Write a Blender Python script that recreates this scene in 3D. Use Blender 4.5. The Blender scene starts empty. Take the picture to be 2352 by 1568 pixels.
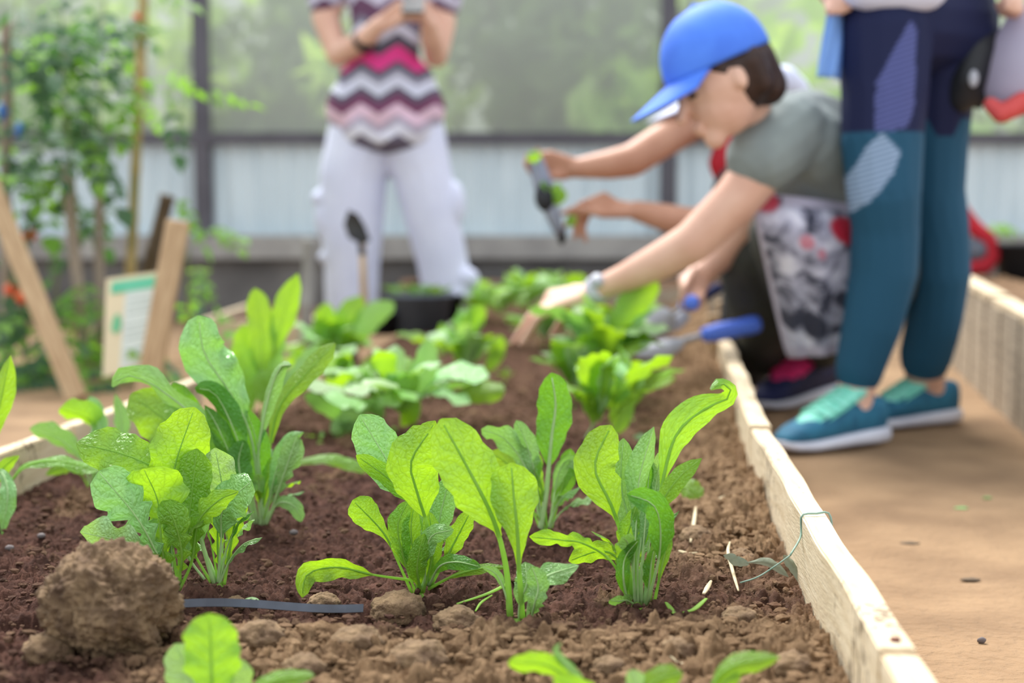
import bpy, bmesh, math, random
import numpy as np
from mathutils import Vector, Matrix

random.seed(7)
RNG = np.random.default_rng(7)
SC = bpy.context.scene
COL = SC.collection

# ------------------------------------------------------------------ camera
F = 50.0 / 36.0 * 2352          # focal length in pixels
CAM_H = 0.535
PITCH = math.atan(284 / F)
cd = bpy.data.cameras.new('camera'); cam = bpy.data.objects.new('camera', cd); COL.objects.link(cam)
cam.location = (0, 0, CAM_H); cam.rotation_euler = (math.pi / 2 - PITCH, 0, 0)
cd.lens = 50; cd.sensor_width = 36; cd.clip_start = 0.05; cd.clip_end = 200
cd.dof.use_dof = True; cd.dof.focus_distance = 1.70; cd.dof.aperture_fstop = 2.5
SC.camera = cam
# ------------------------------------------------------------------ world, sun, exposure
w = bpy.data.worlds.new('daylight'); SC.world = w; w.use_nodes = True
w.node_tree.nodes['Background'].inputs[0].default_value = (0.88, 0.94, 1.0, 1)
w.node_tree.nodes['Background'].inputs[1].default_value = 1.0
sd = bpy.data.lights.new('soft_sun', 'SUN'); sun = bpy.data.objects.new('soft_sun', sd); COL.objects.link(sun)
sd.energy = 4.3; sd.angle = math.radians(32); sd.color = (1.0, 0.99, 0.97)
sun.rotation_euler = (math.radians(-30), math.radians(-14), 0)   # from above, a little behind the bed
SC.view_settings.view_transform = 'Standard'; SC.view_settings.look = 'None'
SC.view_settings.gamma = 1.0; SC.view_settings.use_curve_mapping = False
SC.view_settings.exposure = 0.50

# ------------------------------------------------------------------ helpers
ca, sa = math.cos(PITCH), math.sin(PITCH)
def ray(px, py):
    x = (px - 1176) / F; y = (784 - py) / F
    return Vector((x, y * sa + ca, y * ca - sa))
def P(px, py, Y):                      # the point seen at a photo pixel, at distance Y down the garden
    d = ray(px, py); t = Y / d.y
    return Vector((d.x * t, Y, CAM_H + d.z * t))
def G(px, py, z=0.0):                  # the point seen at a photo pixel on level ground of height z
    d = ray(px, py); t = (z - CAM_H) / d.z
    return Vector((d.x * t, d.y * t, z))
def S(Y): return F / Y                 # pixels per metre at distance Y

def lin(c):
    r = []
    for v in c:
        v = v / 255.0
        r.append(v / 12.92 if v <= 0.04045 else ((v + 0.055) / 1.055) ** 2.4)
    return tuple(r)
def rgba(c): return lin(c) + (1.0,)

def tag(o, label=None, cat=None, group=None, kind=None):
    if label: o['label'] = label
    if cat: o['category'] = cat
    if group: o['group'] = group
    if kind: o['kind'] = kind
    return o
def empty(name, loc, label=None, cat=None, group=None):
    o = bpy.data.objects.new(name, None); COL.objects.link(o); o.location = loc; o.empty_display_size = 0.05
    return tag(o, label, cat, group)
def link(name, me, mat=None, parent=None):
    o = bpy.data.objects.new(name, me); COL.objects.link(o)
    if mat and not me.materials: me.materials.append(mat)
    if parent: o.parent = parent
    return o
def mesh(name, verts, faces, smooth=True):
    me = bpy.data.meshes.new(name)
    me.from_pydata([tuple(v) for v in verts], [], faces)
    if smooth: me.polygons.foreach_set('use_smooth', [True] * len(me.polygons))
    me.update(); return me
def grid_mesh(name, V, nu, nv, smooth=True):
    """V: (nu*nv,3) array, quads of a nu x nv grid, fast path"""
    i = np.arange(nu * nv).reshape(nu, nv)
    q = np.stack([i[:-1, :-1], i[1:, :-1], i[1:, 1:], i[:-1, 1:]], -1).reshape(-1, 4)
    me = bpy.data.meshes.new(name)
    me.vertices.add(len(V)); me.vertices.foreach_set('co', np.ascontiguousarray(V, np.float32).ravel())
    me.loops.add(q.size); me.loops.foreach_set('vertex_index', q.ravel().astype(np.int32))
    me.polygons.add(len(q))
    me.polygons.foreach_set('loop_start', (np.arange(len(q)) * 4).astype(np.int32))
    me.polygons.foreach_set('loop_total', np.full(len(q), 4, np.int32))
    if smooth: me.polygons.foreach_set('use_smooth', np.ones(len(q), bool))
    me.update(calc_edges=True); return me
class MB:
    """collects shapes for one mesh"""
    def __init__(s): s.v = []; s.f = []
    def add(s, verts, faces):
        b = len(s.v); s.v += [Vector(v) for v in verts]; s.f += [tuple(i + b for i in f) for f in faces]; return s
    def box(s, c, d, M=None):
        x, y, z = d[0] / 2, d[1] / 2, d[2] / 2; c = Vector(c)
        vs = [Vector((sx * x, sy * y, sz * z)) for sx in (-1, 1) for sy in (-1, 1) for sz in (-1, 1)]
        if M: vs = [M @ v for v in vs]
        return s.add([v + c for v in vs], [(0, 1, 3, 2), (4, 6, 7, 5), (0, 4, 5, 1), (2, 3, 7, 6), (0, 2, 6, 4), (1, 5, 7, 3)])
    def tube(s, pts, radii, n=8, flat=1.0, caps=True):
        pts = [Vector(p) for p in pts]
        if not isinstance(radii, (list, tuple)): radii = [radii] * len(pts)
        up = Vector((0.13, 0.21, 0.97)); vs = []; fs = []
        L = None
        for k, p in enumerate(pts):
            t = (pts[min(k + 1, len(pts) - 1)] - pts[max(k - 1, 0)])
            if t.length < 1e-9: t = Vector((0, 0, 1))
            t.normalize()
            if L is None:
                L = t.cross(up)
                if L.length < 1e-3: L = t.cross(Vector((1, 0, 0)))
            L = (L - t * L.dot(t)).normalized(); B = t.cross(L)
            for j in range(n):
                a = 2 * math.pi * j / n
                vs.append(p + (L * math.cos(a) + B * math.sin(a) * flat) * radii[k])
        m = len(pts)
        for k in range(m - 1):
            for j in range(n):
                fs.append((k * n + j, k * n + (j + 1) % n, (k + 1) * n + (j + 1) % n, (k + 1) * n + j))
        if caps:
            fs.append(tuple(range(n - 1, -1, -1))); fs.append(tuple((m - 1) * n + j for j in range(n)))
        return s.add(vs, fs)
    def cap(s, p0, r0, p1, r1, n=14):
        """tapered capsule with round ends"""
        p0 = Vector(p0); p1 = Vector(p1); d = (p1 - p0)
        if d.length < 1e-6: d = Vector((0, 0, 1e-4))
        u = d.normalized(); pts = []; rr = []
        for a in (-80, -55, -28): pts.append(p0 + u * r0 * math.sin(math.radians(a))); rr.append(r0 * math.cos(math.radians(a)))
        for k in range(5): pts.append(p0.lerp(p1, k / 4)); rr.append(r0 + (r1 - r0) * k / 4)
        for a in (28, 55, 80): pts.append(p1 + u * r1 * math.sin(math.radians(a))); rr.append(r1 * math.cos(math.radians(a)))
        return s.tube(pts, rr, n)
    def chain(s, pts):
        """pts: list of (Vector, radius)"""
        for a, b in zip(pts[:-1], pts[1:]): s.cap(a[0], a[1], b[0], b[1])
        return s
    def ell(s, c, r, M=None, nu=14, nv=10):
        c = Vector(c); vs = []; fs = []
        for i in range(nv + 1):
            th = math.pi * (0.02 + 0.96 * i / nv)
            for j in range(nu):
                ph = 2 * math.pi * j / nu
                v = Vector((r[0] * math.sin(th) * math.cos(ph), r[1] * math.sin(th) * math.sin(ph), r[2] * math.cos(th)))
                vs.append((M @ v if M else v) + c)
        for i in range(nv):
            for j in range(nu):
                fs.append((i * nu + j, (i + 1) * nu + j, (i + 1) * nu + (j + 1) % nu, i * nu + (j + 1) % nu))
        fs.append(tuple(range(nu))); fs.append(tuple(nv * nu + j for j in range(nu - 1, -1, -1)))
        return s.add(vs, fs)
    def build(s, name, mat, parent=None, smooth=True, origin=None):
        o = Vector(origin) if origin is not None else (Vector(parent.location) if parent else Vector((0, 0, 0)))
        if parent and parent.parent: o = Vector(parent.parent.location)
        ob = link(name, mesh(name, [v - o for v in s.v], s.f, smooth), mat, parent)
        if not parent: ob.location = o
        return ob
    def solid(s, name, mat, parent=None, voxel=0.006, smooth_it=3, origin=None):
        """one continuous surface: voxel remesh of the union, smoothed"""
        ob = s.build(name + '_raw', mat, parent, True, origin)
        m = ob.modifiers.new('r', 'REMESH'); m.mode = 'VOXEL'; m.voxel_size = voxel; m.use_smooth_shade = True
        if smooth_it:
            m2 = ob.modifiers.new('s', 'SMOOTH'); m2.factor = 0.5; m2.iterations = smooth_it
        dg = bpy.context.evaluated_depsgraph_get()
        me = bpy.data.meshes.new_from_object(ob.evaluated_get(dg), depsgraph=dg)
        ob.modifiers.clear(); old = ob.data; ob.data = me; bpy.data.meshes.remove(old)
        ob.name = name; me.name = name
        if not me.materials: me.materials.append(mat)
        return ob

def catmull(pts, n):
    pts = [Vector(p) for p in pts]
    if len(pts) == 2: return [pts[0].lerp(pts[1], k / (n - 1)) for k in range(n)]
    q = [pts[0] * 2 - pts[1]] + pts + [pts[-1] * 2 - pts[-2]]
    dense = []
    for i in range(1, len(q) - 2):
        for k in range(16):
            t = k / 16
            a, b, c, d = q[i - 1], q[i], q[i + 1], q[i + 2]
            dense.append(0.5 * ((2 * b) + (c - a) * t + (2 * a - 5 * b + 4 * c - d) * t * t + (3 * b - a - 3 * c + d) * t ** 3))
    dense.append(pts[-1])
    L = [0]
    for a, b in zip(dense[:-1], dense[1:]): L.append(L[-1] + (b - a).length)
    out = []; j = 0
    for k in range(n):
        s = L[-1] * k / (n - 1)
        while j < len(L) - 2 and L[j + 1] < s: j += 1
        t = (s - L[j]) / max(L[j + 1] - L[j], 1e-9)
        out.append(dense[j].lerp(dense[j + 1], min(1, t)))
    return out

# numpy noise
def _h(ix, iy, s):
    n = (ix.astype(np.int64) * 374761393 + iy.astype(np.int64) * 668265263 + s * 982451653) & 0x7fffffff
    n = ((n ^ (n >> 13)) * 1274126177) & 0x7fffffff
    return (n ^ (n >> 16)) & 0x7fffffff
def perlin(x, y, s=0):
    ix = np.floor(x); iy = np.floor(y); fx = x - ix; fy = y - iy
    u = fx * fx * fx * (fx * (fx * 6 - 15) + 10); v = fy * fy * fy * (fy * (fy * 6 - 15) + 10)
    def g(ax, ay, dx, dy):
        a = _h(ax, ay, s) / 0x7fffffff * 2 * np.pi
        return np.cos(a) * dx + np.sin(a) * dy
    a = g(ix, iy, fx, fy); b = g(ix + 1, iy, fx - 1, fy); c = g(ix, iy + 1, fx, fy - 1); d = g(ix + 1, iy + 1, fx - 1, fy - 1)
    return (a + (b - a) * u) + ((c + (d - c) * u) - (a + (b - a) * u)) * v
def worley(x, y, s=0):
    ix = np.floor(x); iy = np.floor(y); best = np.full(x.shape, 9.0); bid = np.zeros(x.shape)
    for dx in (-1, 0, 1):
        for dy in (-1, 0, 1):
            cx = ix + dx; cy = iy + dy
            rx = _h(cx, cy, s) / 0x7fffffff; ry = _h(cx, cy, s + 77) / 0x7fffffff; rr = _h(cx, cy, s + 154) / 0x7fffffff
            d = np.hypot(cx + rx - x, cy + ry - y)
            m = d < best; best = np.where(m, d, best); bid = np.where(m, rr, bid)
    return best, bid

# ------------------------------------------------------------------ materials
def nmat(name):
    m = bpy.data.materials.new(name); m.use_nodes = True
    return m, m.node_tree.nodes, m.node_tree.links, m.node_tree.nodes['Principled BSDF']
def mat(name, c1, c2=None, scale=20, rough=0.7, bump=0.0, bscale=None, stretch=None, spec=0.4, detail=6, trans=0.0):
    m, N, L, b = nmat(name)
    b.inputs['Roughness'].default_value = rough; b.inputs['Specular IOR Level'].default_value = spec
    b.inputs['Base Color'].default_value = rgba(c1)
    tc = N.new('ShaderNodeTexCoord'); src = tc.outputs['Object']
    if stretch:
        mp = N.new('ShaderNodeMapping'); mp.inputs['Scale'].default_value = stretch; L.new(src, mp.inputs[0]); src = mp.outputs[0]
    if c2:
        nz = N.new('ShaderNodeTexNoise'); nz.inputs['Scale'].default_value = scale; nz.inputs['Detail'].default_value = detail
        L.new(src, nz.inputs['Vector'])
        r = N.new('ShaderNodeValToRGB'); r.color_ramp.elements[0].position = 0.35; r.color_ramp.elements[1].position = 0.68
        r.color_ramp.elements[0].color = rgba(c1); r.color_ramp.elements[1].color = rgba(c2)
        L.new(nz.outputs['Fac'], r.inputs[0]); L.new(r.outputs[0], b.inputs['Base Color'])
    if bump:
        n2 = N.new('ShaderNodeTexNoise'); n2.inputs['Scale'].default_value = bscale or scale; n2.inputs['Detail'].default_value = 8
        L.new(src, n2.inputs['Vector'])
        bp = N.new('ShaderNodeBump'); bp.inputs['Strength'].default_value = bump; bp.inputs['Distance'].default_value = 0.01
        L.new(n2.outputs['Fac'], bp.inputs['Height']); L.new(bp.outputs[0], b.inputs['Normal'])
    if trans:
        t = N.new('ShaderNodeBsdfTranslucent'); t.inputs[0].default_value = rgba(c1)
        mx = N.new('ShaderNodeMixShader'); mx.inputs[0].default_value = trans
        out = N['Material Output']; L.new(b.outputs[0], mx.inputs[1]); L.new(t.outputs[0], mx.inputs[2]); L.new(mx.outputs[0], out.inputs[0])
    return m

def leaf_mat(name, top, back, glow, trans=0.45, rough=0.38, veins=7.0):
    m, N, L, b = nmat(name)
    b.inputs['Roughness'].default_value = rough; b.inputs['Specular IOR Level'].default_value = 0.6
    uv = N.new('ShaderNodeUVMap'); sp = N.new('ShaderNodeSeparateXYZ'); L.new(uv.outputs[0], sp.inputs[0])
    def math_(op, a, bb=None, **k):
        n = N.new('ShaderNodeMath'); n.operation = op
        for i, v in enumerate((a, bb)):
            if v is None: continue
            if isinstance(v, (int, float)): n.inputs[i].default_value = v
            else: L.new(v, n.inputs[i])
        return n.outputs[0]
    au = math_('ABSOLUTE', math_('SUBTRACT', sp.outputs[0], 0.5))          # 0 .. 0.5 from the midrib outwards
    ph = math_('SUBTRACT', math_('MULTIPLY', sp.outputs[1], veins), math_('MULTIPLY', au, 4.5))
    nz = N.new('ShaderNodeTexNoise'); nz.inputs['Scale'].default_value = 7; nz.inputs['Detail'].default_value = 3; L.new(uv.outputs[0], nz.inputs['Vector'])
    ph = math_('ADD', ph, math_('MULTIPLY', nz.outputs['Fac'], 1.6))
    tri = math_('ABSOLUTE', math_('SUBTRACT', math_('FRACT', ph), 0.5))    # 0 at a side vein
    vein = N.new('ShaderNodeMapRange'); vein.inputs['From Min'].default_value = 0.02; vein.inputs['From Max'].default_value = 0.12
    vein.inputs['To Min'].default_value = 1.0; vein.inputs['To Max'].default_value = 0.0; L.new(tri, vein.inputs['Value'])
    vo = N.new('ShaderNodeTexVoronoi'); vo.feature = 'DISTANCE_TO_EDGE'; vo.inputs['Scale'].default_value = 9; mpv = N.new('ShaderNodeMapping'); mpv.inputs['Scale'].default_value = (1.0, 2.2, 1); L.new(uv.outputs[0], mpv.inputs[0]); L.new(mpv.outputs[0], vo.inputs['Vector'])
    net = N.new('ShaderNodeMapRange'); net.inputs['From Min'].default_value = 0.0; net.inputs['From Max'].default_value = 0.10; net.inputs['To Min'].default_value = 0.55; net.inputs['To Max'].default_value = 0.0; L.new(vo.outputs['Distance'], net.inputs['Value'])
    n3 = N.new('ShaderNodeTexNoise'); n3.inputs['Scale'].default_value = 4; n3.inputs['Detail'].default_value = 5; L.new(uv.outputs[0], n3.inputs['Vector'])
    mix = N.new('ShaderNodeMix'); mix.data_type = 'RGBA'; L.new(n3.outputs['Fac'], mix.inputs['Factor'])
    mix.inputs['A'].default_value = rgba(top); mix.inputs['B'].default_value = rgba(back)
    oi = N.new('ShaderNodeObjectInfo'); hs = N.new('ShaderNodeHueSaturation')
    mr = N.new('ShaderNodeMapRange'); mr.inputs['To Min'].default_value = 0.485; mr.inputs['To Max'].default_value = 0.512; L.new(oi.outputs['Random'], mr.inputs['Value']); L.new(mr.outputs[0], hs.inputs['Hue'])
    mr2 = N.new('ShaderNodeMapRange'); mr2.inputs['To Min'].default_value = 0.85; mr2.inputs['To Max'].default_value = 1.15; L.new(oi.outputs['Random'], mr2.inputs['Value']); L.new(mr2.outputs[0], hs.inputs['Value'])
    L.new(mix.outputs['Result'], hs.inputs['Color'])
    L.new(hs.outputs[0], b.inputs['Base Color'])
    t = N.new('ShaderNodeBsdfTranslucent')
    mv = N.new('ShaderNodeMix'); mv.data_type = 'RGBA'; mv.inputs['A'].default_value = rgba(glow)
    mv.inputs['B'].default_value = tuple(x * 0.55 for x in lin(glow)) + (1,)
    L.new(math_('MAXIMUM', math_('MULTIPLY', vein.outputs[0], 0.6), math_('MULTIPLY', net.outputs[0], 0.7)), mv.inputs['Factor']); L.new(mv.outputs['Result'], t.inputs[0])
    mx = N.new('ShaderNodeMixShader'); mx.inputs[0].default_value = trans
    bp = N.new('ShaderNodeBump'); bp.inputs['Strength'].default_value = 0.8; bp.inputs['Distance'].default_value = 0.0025
    hgt = math_('ADD', math_('ADD', tri, math_('MULTIPLY', n3.outputs['Fac'], 0.6)), math_('MULTIPLY', vo.outputs['Distance'], 1.6))
    L.new(hgt, bp.inputs['Height']); L.new(bp.outputs[0], b.inputs['Normal'])
    L.new(b.outputs[0], mx.inputs[1]); L.new(t.outputs[0], mx.inputs[2]); L.new(mx.outputs[0], N['Material Output'].inputs[0])
    return m

def board_mat():
    m = mat('bed_board_wood', (224, 206, 176), (204, 182, 148), 9, 0.75, 0.25, 40, (1.2, 14, 14)); N = m.node_tree.nodes; L = m.node_tree.links; b = N['Principled BSDF']
    src = b.inputs['Base Color'].links[0].from_socket; tc = N.new('ShaderNodeTexCoord')
    nz = N.new('ShaderNodeTexNoise'); nz.inputs['Scale'].default_value = 110; nz.inputs['Detail'].default_value = 2; mp = N.new('ShaderNodeMapping'); mp.inputs['Scale'].default_value = (1, 1, .5); L.new(tc.outputs['Object'], mp.inputs[0]); L.new(mp.outputs[0], nz.inputs['Vector'])
    n2 = N.new('ShaderNodeTexNoise'); n2.inputs['Scale'].default_value = 5; L.new(tc.outputs['Object'], n2.inputs['Vector'])
    ad = N.new('ShaderNodeMath'); ad.operation = 'MULTIPLY'; L.new(nz.outputs['Fac'], ad.inputs[0]); L.new(n2.outputs['Fac'], ad.inputs[1])
    r = N.new('ShaderNodeMapRange'); r.inputs['From Min'].default_value = .355; r.inputs['From Max'].default_value = .40; r.inputs['To Max'].default_value = .75; L.new(ad.outputs[0], r.inputs['Value'])
    mx = N.new('ShaderNodeMix'); mx.data_type = 'RGBA'; L.new(r.outputs[0], mx.inputs['Factor']); L.new(src, mx.inputs['A']); mx.inputs['B'].default_value = rgba((104, 84, 64)); L.new(mx.outputs['Result'], b.inputs['Base Color'])
    return m
M = {}
M['leaf'] = leaf_mat('rocket_leaf', (112, 172, 56), (146, 198, 86), (176, 220, 34), 0.46, 0.32)
M['leaf_cool'] = leaf_mat('rocket_leaf_cool', (122, 182, 96), (176, 216, 146), (152, 208, 80), 0.30, 0.28)
M['leaf_pale'] = leaf_mat('rocket_leaf_pale', (166, 206, 140), (190, 222, 168), (176, 222, 90), 0.35, 0.4, 12)
M['leaf_dark'] = leaf_mat('rocket_leaf_dark', (66, 128, 44), (96, 154, 62), (136, 198, 34), 0.38)
M['rib'] = mat('rocket_stalk', (186, 222, 116), (164, 208, 92), 30, 0.45, trans=0.6)
M['rib_pale'] = mat('rocket_stalk_pale', (202, 228, 170), (172, 210, 134), 30, 0.4, trans=0.3)
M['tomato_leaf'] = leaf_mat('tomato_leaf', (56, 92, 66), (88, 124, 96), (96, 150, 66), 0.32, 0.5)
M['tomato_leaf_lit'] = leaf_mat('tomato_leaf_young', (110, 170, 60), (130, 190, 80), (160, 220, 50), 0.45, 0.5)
M['vine'] = mat('vine_stem', (112, 132, 70), (132, 128, 88), 25, 0.7)
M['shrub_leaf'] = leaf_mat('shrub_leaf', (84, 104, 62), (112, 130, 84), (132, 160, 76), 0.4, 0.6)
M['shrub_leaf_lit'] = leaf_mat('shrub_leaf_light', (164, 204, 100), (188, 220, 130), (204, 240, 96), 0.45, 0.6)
M['bark'] = mat('bark', (110, 92, 72), (84, 70, 56), 15, 0.9, 0.5)
M['wood'] = board_mat()
M['wood_grey'] = mat('weathered_wood', (186, 170, 148), (150, 136, 118), 8, 0.8, 0.3, 30, (1.5, 12, 12))
M['stake'] = mat('stake_wood', (196, 168, 132), (168, 138, 104), 8, 0.8, 0.2, 30, (14, 14, 1.5))
M['stake_grey'] = mat('stake_wood_grey', (168, 152, 136), (138, 124, 112), 8, 0.8, 0.2, 30, (14, 14, 1.5))
M['bamboo'] = mat('bamboo', (190, 160, 108), (150, 140, 84), 5, 0.55, stretch=(4, 4, 1))
M['steel_frame'] = mat('frame_paint', (92, 90, 98), (78, 76, 84), 6, 0.6)
M['sheet'] = mat('pale_sheet', (212, 226, 232), (194, 210, 218), 3, 0.55, stretch=(3, 1, .6))
M['concrete'] = mat('concrete', (122, 120, 118), (92, 90, 90), 4, 0.9, 0.4, 30)
M['concrete_light'] = mat('concrete_cap', (170, 168, 164), (142, 140, 138), 6, 0.9, 0.3, 30)
M['path'] = mat('path_earth', (156, 126, 94), (126, 99, 72), 5, 0.95, 0.9, 60, detail=12)
M['skin'] = mat('skin', (232, 190, 168), (216, 168, 146), 9, 0.5)
M['skin_tan'] = mat('skin_tan', (200, 150, 124), (184, 132, 106), 9, 0.5)
M['hair'] = mat('hair_dark', (62, 40, 32), (40, 26, 22), 40, 0.5, stretch=(1, 1, 6))
M['white_cloth'] = mat('white_cloth', (228, 232, 252), (214, 218, 242), 6, 0.85, 0.3, 12)
M['grey_shirt'] = mat('grey_shirt', (142, 152, 150), (124, 132, 132), 8, 0.85, 0.3, 10)
M['dark_shirt'] = mat('charcoal_shirt', (74, 74, 76), (62, 62, 64), 8, 0.85)
M['olive'] = mat('olive_trousers', (74, 76, 70), (58, 60, 56), 8, 0.85, 0.3, 10)
M['blue_cap'] = mat('blue_cap_cloth', (80, 134, 240), (68, 118, 226), 12, 0.65)
M['blue_plastic'] = mat('blue_plastic', (84, 124, 244), (98, 138, 250), 6, 0.35)
M['steel'] = mat('trowel_steel', (190, 192, 200), (164, 166, 176), 8, 0.45)
M['black'] = mat('black_plastic', (38, 40, 46), (28, 30, 34), 10, 0.5)
M['charcoal'] = mat('pot_plastic', (104, 112, 126), (84, 90, 102), 8, 0.55)
M['dark_metal'] = mat('blackened_steel', (62, 62, 62), (44, 44, 46), 12, 0.5)
M['red'] = mat('red_cloth', (190, 34, 50), (160, 22, 38), 8, 0.75)
M['pink'] = mat('pink_laces', (252, 72, 140), (236, 50, 118), 30, 0.7)
M['navy'] = mat('navy_cloth', (34, 40, 84), (26, 30, 64), 10, 0.8)
M['teal_shoe'] = mat('teal_mesh', (46, 116, 146), (34, 92, 122), 30, 0.75)
M['mint'] = mat('mint_laces', (158, 236, 216), (112, 210, 188), 60, 0.6)
M['sole'] = mat('white_sole', (220, 222, 234), (206, 208, 222), 10, 0.6)
M['tomato'] = mat('tomato_skin', (222, 104, 44), (206, 70, 40), 6, 0.3)
M['tomato_red'] = mat('tomato_skin_red', (216, 76, 52), (226, 110, 60), 6, 0.3)
M['tie_blue'] = mat('blue_tie', (60, 130, 206), (40, 100, 190), 10, 0.5)
M['dry'] = mat('dry_stem', (206, 190, 156), (172, 154, 120), 20, 0.8)
M['wilted'] = mat('wilted_leaf', (150, 156, 136), (106, 118, 98), 30, 0.7, 0.4, 60, trans=0.2)
M['string'] = mat('green_string', (120, 150, 132), (150, 172, 158), 60, 0.7)
M['clod'] = mat('clod_earth', (144, 118, 88), (92, 70, 52), 34, 0.95, 1.0, 110, detail=12)
M['pebble'] = mat('pebble', (122, 112, 110), (90, 82, 82), 20, 0.8)
M['lilac_band'] = mat('watch_band', (214, 212, 228), (176, 174, 192), 10, 0.4)

# bed soil: dry tan crumbs and moist dark red-brown earth, by the attribute written on the mesh
def soil_material():
    m, N, L, b = nmat('bed_soil')
    b.inputs['Roughness'].default_value = 0.95; b.inputs['Specular IOR Level'].default_value = 0.2
    at = N.new('ShaderNodeAttribute'); at.attribute_name = 'dry'
    tc = N.new('ShaderNodeTexCoord')
    def ramp(c1, c2, sc):
        nz = N.new('ShaderNodeTexNoise'); nz.inputs['Scale'].default_value = sc; nz.inputs['Detail'].default_value = 9; nz.inputs['Roughness'].default_value = 0.65
        L.new(tc.outputs['Object'], nz.inputs['Vector'])
        r = N.new('ShaderNodeValToRGB'); r.color_ramp.elements[0].position = 0.32; r.color_ramp.elements[1].position = 0.7
        r.color_ramp.elements[0].color = rgba(c1); r.color_ramp.elements[1].color = rgba(c2); L.new(nz.outputs['Fac'], r.inputs[0]); return r.outputs[0]
    a = ramp((64, 41, 34), (122, 86, 72), 38); c = ramp((116, 88, 62), (188, 154, 118), 42)
    mx = N.new('ShaderNodeMix'); mx.data_type = 'RGBA'; L.new(at.outputs['Fac'], mx.inputs['Factor']); L.new(a, mx.inputs['A']); L.new(c, mx.inputs['B'])
    L.new(mx.outputs['Result'], b.inputs['Base Color'])
    nz = N.new('ShaderNodeTexNoise'); nz.inputs['Scale'].default_value = 260; nz.inputs['Detail'].default_value = 6; nz.inputs['Roughness'].default_value = 0.7
    L.new(tc.outputs['Object'], nz.inputs['Vector'])
    bp = N.new('ShaderNodeBump'); bp.inputs['Strength'].default_value = 1.0; bp.inputs['Distance'].default_value = 0.006
    L.new(nz.outputs['Fac'], bp.inputs['Height']); L.new(bp.outputs[0], b.inputs['Normal'])
    return m
M['soil'] = soil_material()

# ------------------------------------------------------------------ ground and bed soil
def ground_z(X, Y):
    X = np.asarray(X, float); Y = np.asarray(Y, float)
    return 0.012 * perlin(X * 2, Y * 2, 5) + 0.008 * perlin(X * 7, Y * 7, 6) + 0.004 * perlin(X * 19, Y * 19, 8) - 0.006
def ground():
    nx, ny = 150, 170
    x = np.linspace(-7, 7, nx); y = np.linspace(0.6, 16, ny)
    X, Y = np.meshgrid(x, y, indexing='ij')
    Z = ground_z(X, Y)
    me = grid_mesh('floor', np.stack([X, Y, Z], -1).reshape(-1, 3), nx, ny)
    o = link('floor', me, M['path']); tag(o, 'trodden light brown earth path between the raised beds', kind='structure')
ground()

# bed edges as straight lines in plan: x = a + b*y
def x_left(Y): return -0.817 + 0.075 * (Y - 2.27)
def x_right(Y): return np.where(Y < 2.43, 0.312 + 0.083 * (Y - 1.17), 0.416 + 0.116 * (Y - 2.43)) if isinstance(Y, np.ndarray) else (0.312 + 0.083 * (Y - 1.17) if Y < 2.43 else 0.416 + 0.116 * (Y - 2.43))
def sstep(a, b, x): t = np.clip((x - a) / (b - a), 0, 1); return t * t * (3 - 2 * t)
def soil_macro(X, Y):
    X = np.asarray(X, float); Y = np.asarray(Y, float)
    xr = x_right(np.atleast_1d(Y)).reshape(Y.shape)
    z = 0.088 + 0.016 * perlin(X * 3.1 + 4, Y * 3.1, 11) + 0.012 * perlin(X * 8 + 1, Y * 8, 12)
    z = z + 0.022 * np.exp(-((Y - 1.40) / 0.085) ** 2) * (0.6 + 0.5 * perlin(X * 6, Y * 0 + 3.3, 13))
    z = z + 0.02 * sstep(0.16, 0.02, xr - X) * sstep(1.9, 2.3, Y)
    z = z + 0.05 * sstep(3.9, 5.0, Y)
    z = z * (1 - sstep(0.30, 0.0, X - x_left(Y)) * sstep(3.2, 3.5, Y) * 1.08)
    return z
def on_soil(px, py):
    z = 0.09
    for _ in range(5):
        p = G(px, py, z); z = float(soil_macro(p.x, p.y))
    return G(px, py, z)
def dry_mask(X, Y):
    xr = x_right(Y)
    n = perlin(X * 5, Y * 5, 21) + 0.6 * perlin(X * 17, Y * 17, 22)
    front = sstep(1.56, 1.42, Y + 0.10 * n) * sstep(-.44, -.27, X + .08 * n)
    side = sstep(0.26, 0.10, (xr - X) + 0.12 * n) * sstep(1.55, 1.95, Y + 0.15 * n)
    corner = sstep(1.66, 1.5, Y) * sstep(0.2, 0.05, xr - X + 0.1 * n)
    blot = 0.55 * sstep(0.28, 0.6, n) + 0.22 * sstep(2.4, 3.4, Y)
    return np.clip(np.maximum.reduce([front, side, corner, blot]), 0, 1)
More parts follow.
